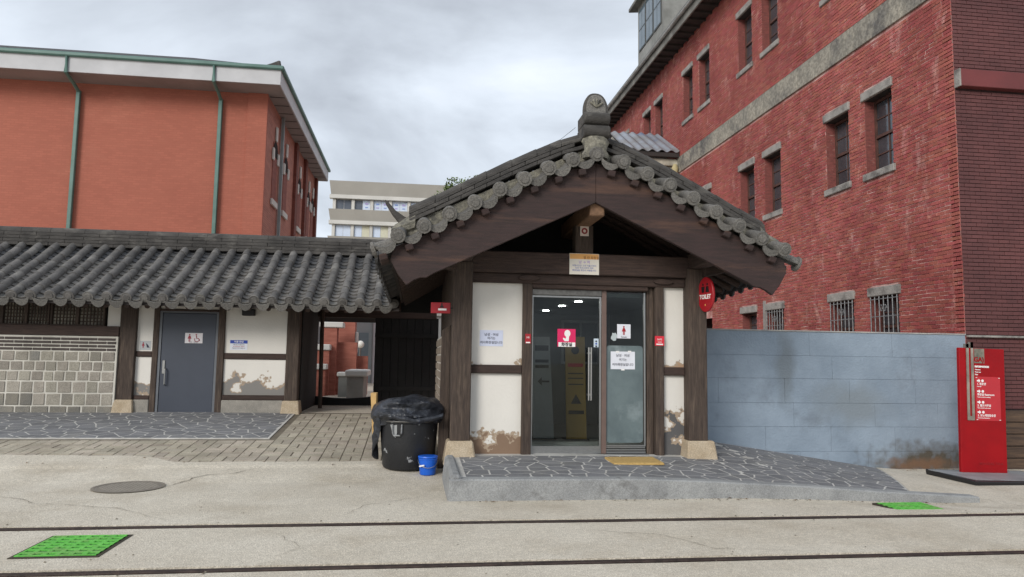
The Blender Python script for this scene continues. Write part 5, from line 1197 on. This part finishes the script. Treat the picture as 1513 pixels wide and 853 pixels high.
for i in range(nu+1):
    s_ = i/nu; x = BX-.40+.86*s_; zc = BZ+.70+.035*math.sin(s_*7+.5)+.03*mn.noise((s_*5, 0, 0)); yc = BYc-.36-.05*math.sin(s_*math.pi)+.06*(2*s_-1)**2
    r_ = .05+.018*mn.noise((s_*6, 2, 1)); rings.append([(x, yc+r_*math.cos(2*math.pi*k/8), zc+r_*.8*math.sin(2*math.pi*k/8)) for k in range(8)])
b.sweep(rings).build('loose_fold', tarp_m, tarp, smooth=True)
tag(MB().hexa([(-.56, 10.55, .45), (-.52, 10.53, .45), (-.50, 10.60, .45), (-.54, 10.62, .45), (-.60, 10.47, 1.08), (-.52, 10.44, 1.08), (-.50, 10.49, 1.09), (-.58, 10.52, 1.09)]).build('wooden_stick', M('pale_stick', c(200, 164, 108), None, 6, .8)), 'pale wooden stick poking up behind the black tub', 'stick')
KX, KY = .215, 9.98; KZ = G(KX, KY)+.001
bk = thing('blue_bucket', 'small blue plastic bucket with lid on the ground beside the tub', 'bucket', (KX, KY, KZ))
b = MB(); b.lathe([(.02, KZ), (.10, KZ), (.105, KZ+.01), (.123, KZ+.195), (.129, KZ+.20), (.129, KZ+.215), (.12, KZ+.22), (.02, KZ+.22)], KX, KY, 28); b.build('pail', bucket_m, bk, smooth=True)
b = MB(); b.lathe([(.02, KZ+.222), (.13, KZ+.222), (.134, KZ+.23), (.13, KZ+.245), (.11, KZ+.247), (.02, KZ+.243)], KX, KY, 28); b.build('lid', bucket_m, bk, smooth=True)
b = MB(); b.tube([(KX-.132*math.cos(R(a)), KY-.132*math.sin(R(a))*1.02, KZ+.19-.09*math.sin(R(a))) for a in range(0, 181, 12)], .004, 6); b.build('wire_handle', steel, bk, smooth=True)
b = MB(); b.tube([(KX-.11, KY-.095, KZ+.118), (KX-.05, KY-.142, KZ+.135)], .011, 8); b.build('grip', white_ink, bk, smooth=True)

# ------------------------------------------------------------------ covers and grates in the ground
mh = thing('manhole_cover', 'round cast iron manhole cover with raised pattern set in the concrete', 'manhole', (-3.33, 9.34, 0))
b = MB(); b.lathe([(.36, -.01), (.36, .010), (.335, .012), (.335, .004), (.02, .004)], -3.33, 9.34, 40); b.build('plate', M('cast_iron_dark', c(116, 110, 102), c(130, 123, 113), 9, 0.8, 0.5, 60), mh)
b = MB()
for i in range(-6, 7):
    for j in range(-6, 7):
        if math.hypot(i, j) < 6.2: b.box(-3.33+i*.05-.017, 9.34+j*.05-.008+(.012 if i % 2 else 0), .004, -3.33+i*.05+.017, 9.34+j*.05+.008+(.012 if i % 2 else 0), .011)
b.build('tread_pattern', iron_cover, mh)['kind'] = 'stuff'
b = MB(); b.lathe([(.40, .0105), (.365, .013), (.362, .0)], -3.33, 9.34, 40); b.build('collar', M('collar_grit', c(130, 122, 110), None, 8, .95), mh)
def grate(x0, y0, w_, d_, label, sk=0.0, zz=0.0, rows=7):
    T = thing('drain_cover', label, 'drain cover', (x0+w_/2, y0+d_/2, zz), 'green drain covers')
    MB().box(x0-.03, y0-.035, zz-.02, x0+w_+.03, y0+d_+.035, zz+.007).build('pit_rim', M('pit_rim_dark%d' % int(x0*10), c(70, 62, 48), c(48, 44, 36), 9, .95), T)  # flat dark frame drawn for the gap round the cover
    b = MB(); st_ = d_/rows
    nx = 6; sw = w_/nx
    for j in range(rows+1): b.box(x0, y0+j*st_-.022 if j else y0, zz+.007, x0+w_, min(y0+j*st_+.022, y0+d_), zz+.016)
    for i in range(nx+1):
        xx = x0+i*sw; b.box(max(xx-.018, x0), y0+.001, zz+.007, min(xx+.018, x0+w_), y0+d_-.001, zz+.0155)
    b.build('plate', green_p, T)
    MB().box(x0, y0, zz+.006, x0+w_, y0+d_, zz+.0085).build('underside', M('green_slot%d' % int(x0*10), c(46, 110, 44), None, 6, .8), T)
grate(-3.04, 6.25, .60, .65, 'bright green slotted drain cover between the two rails')
grate(5.36, 7.60, .56, .37, 'bright green slotted drain cover at the low end of the platform kerb', zz=-.022, rows=4)

# ------------------------------------------------------------------ wear on the ground: cracks and loose grit
gnd = bpy.data.objects['ground']
crack_m = M('crack_dirt', c(112, 102, 86), c(92, 84, 70), 8, .95)
def crack(pts, w_, seed):
    rn = random.Random(seed); P = []
    for (a, b_) in zip(pts, pts[1:]):
        n = max(2, int(math.hypot(b_[0]-a[0], b_[1]-a[1])/.09))
        for i in range(n): t = i/n; P.append((a[0]+(b_[0]-a[0])*t+rn.uniform(-.022, .022), a[1]+(b_[1]-a[1])*t+rn.uniform(-.022, .022)))
    b = MB()
    for i, (x, y) in enumerate(P):
        q = P[min(i+1, len(P)-1)]; r_ = P[max(i-1, 0)]; dx, dy = q[0]-r_[0], q[1]-r_[1]; l_ = math.hypot(dx, dy) or 1; ww = w_*(.3+rn.random())*min(1, 3*min(i, len(P)-1-i)/len(P)+.2)
        for s_ in (-1, 1): b.v.append((x-s_*dy/l_*ww, y+s_*dx/l_*ww, G(x, y)+.0075))
    for i in range(len(P)-1): b.f.append((2*i, 2*i+1, 2*i+3, 2*i+2))
    b.build('crack', crack_m, gnd, fix=False)
crack([(-2.0, 10.45), (-2.3, 10.1), (-2.7, 9.95), (-2.85, 9.55), (-2.95, 9.1)], .006, 1)
crack([(-5.2, 8.9), (-4.3, 8.75), (-3.9, 8.4), (-3.0, 8.1), (-2.2, 7.4)], .004, 2)
crack([(.2, 8.6), (-.5, 8.1), (-.7, 7.5)], .0035, 3)
crack([(1.5, 6.9), (2.3, 6.6), (2.6, 6.1), (3.4, 5.95)], .0035, 4)
crack([(-1.2, 6.9), (-.9, 6.4), (-1.1, 6.0)], .003, 5)
crack([(4.2, 7.9), (4.5, 7.6), (4.5, 7.35)], .003, 6)
crack([(7.2, 9.4), (7.0, 8.8), (7.3, 8.3), (7.1, 7.6)], .0035, 7)
rn = random.Random(21); b = MB()
def pebble(x, y, r_, z):
    n = len(b.v); h_ = r_*rn.uniform(.4, .8)
    b.v += [(x+r_*math.cos(a)*rn.uniform(.7, 1.2), y+r_*math.sin(a)*rn.uniform(.7, 1.2), z) for a in (0, 1.25, 2.5, 3.77, 5.03)]+[(x, y, z+h_)]
    for i in range(5): b.f.append((n+i, n+(i+1) % 5, n+5))
for _ in range(420):
    k = rn.random()
    if k < .35: x = rn.uniform(.5, 6.8); y = 8.27-abs(rn.gauss(0, .05))
    elif k < .55: x = rn.uniform(-8, .3); y = 10.62+rn.gauss(0, .10)
    elif k < .70: x = rn.uniform(-5, 8); y = rn.choice(RAILS)+rn.choice((-.08, .15))+rn.gauss(0, .04)
    elif k < .80: x = rn.uniform(7.7, 9.3); y = 11.33-abs(rn.gauss(0, .08))
    else: x = rn.uniform(-6, 8.5); y = rn.uniform(5.3, 10.3)
    if .3 < x < 6.9 and y > 8.28: continue
    pebble(x, y, rn.uniform(.004, .013), G(x, y)+.004)
tag(b.build('loose_grit', M('grit', c(150, 142, 126), c(96, 88, 76), 30, .95, island=.3), fix=False), 'loose grit scattered along the kerb, rails and wall foot', 'grit')['kind'] = 'stuff'
b = MB()
for _ in range(46):
    k = rn.random(); x, y = (rn.uniform(.6, 6.5), 8.2+rn.gauss(0, .04)) if k < .4 else ((rn.uniform(7.8, 9.3), 11.2+rn.gauss(0, .08)) if k < .65 else (rn.uniform(-7, -1), 10.75+rn.gauss(0, .2)))
    if .3 < x < 6.9 and y > 8.27: y = 8.24
    z = G(x, y)+(.02 if y > 10.3 and x < 0 else .008); a = rn.uniform(0, 6.28); l_ = rn.uniform(.015, .032); n = len(b.v); ca, sa = math.cos(a), math.sin(a)
    b.v += [(x-l_*ca, y-l_*sa, z), (x-l_*.5*sa, y+l_*.5*ca, z+.008), (x+l_*ca, y+l_*sa, z+.004), (x+l_*.5*sa, y-l_*.5*ca, z+.008)]; b.f += [(n, n+1, n+2), (n, n+2, n+3)]
tag(b.build('dead_leaves', M('dead_leaf', c(122, 92, 58), c(92, 68, 44), 9, .9, island=.3), fix=False), 'scattered small brown dead leaves on the concrete', 'leaves')['kind'] = 'stuff'
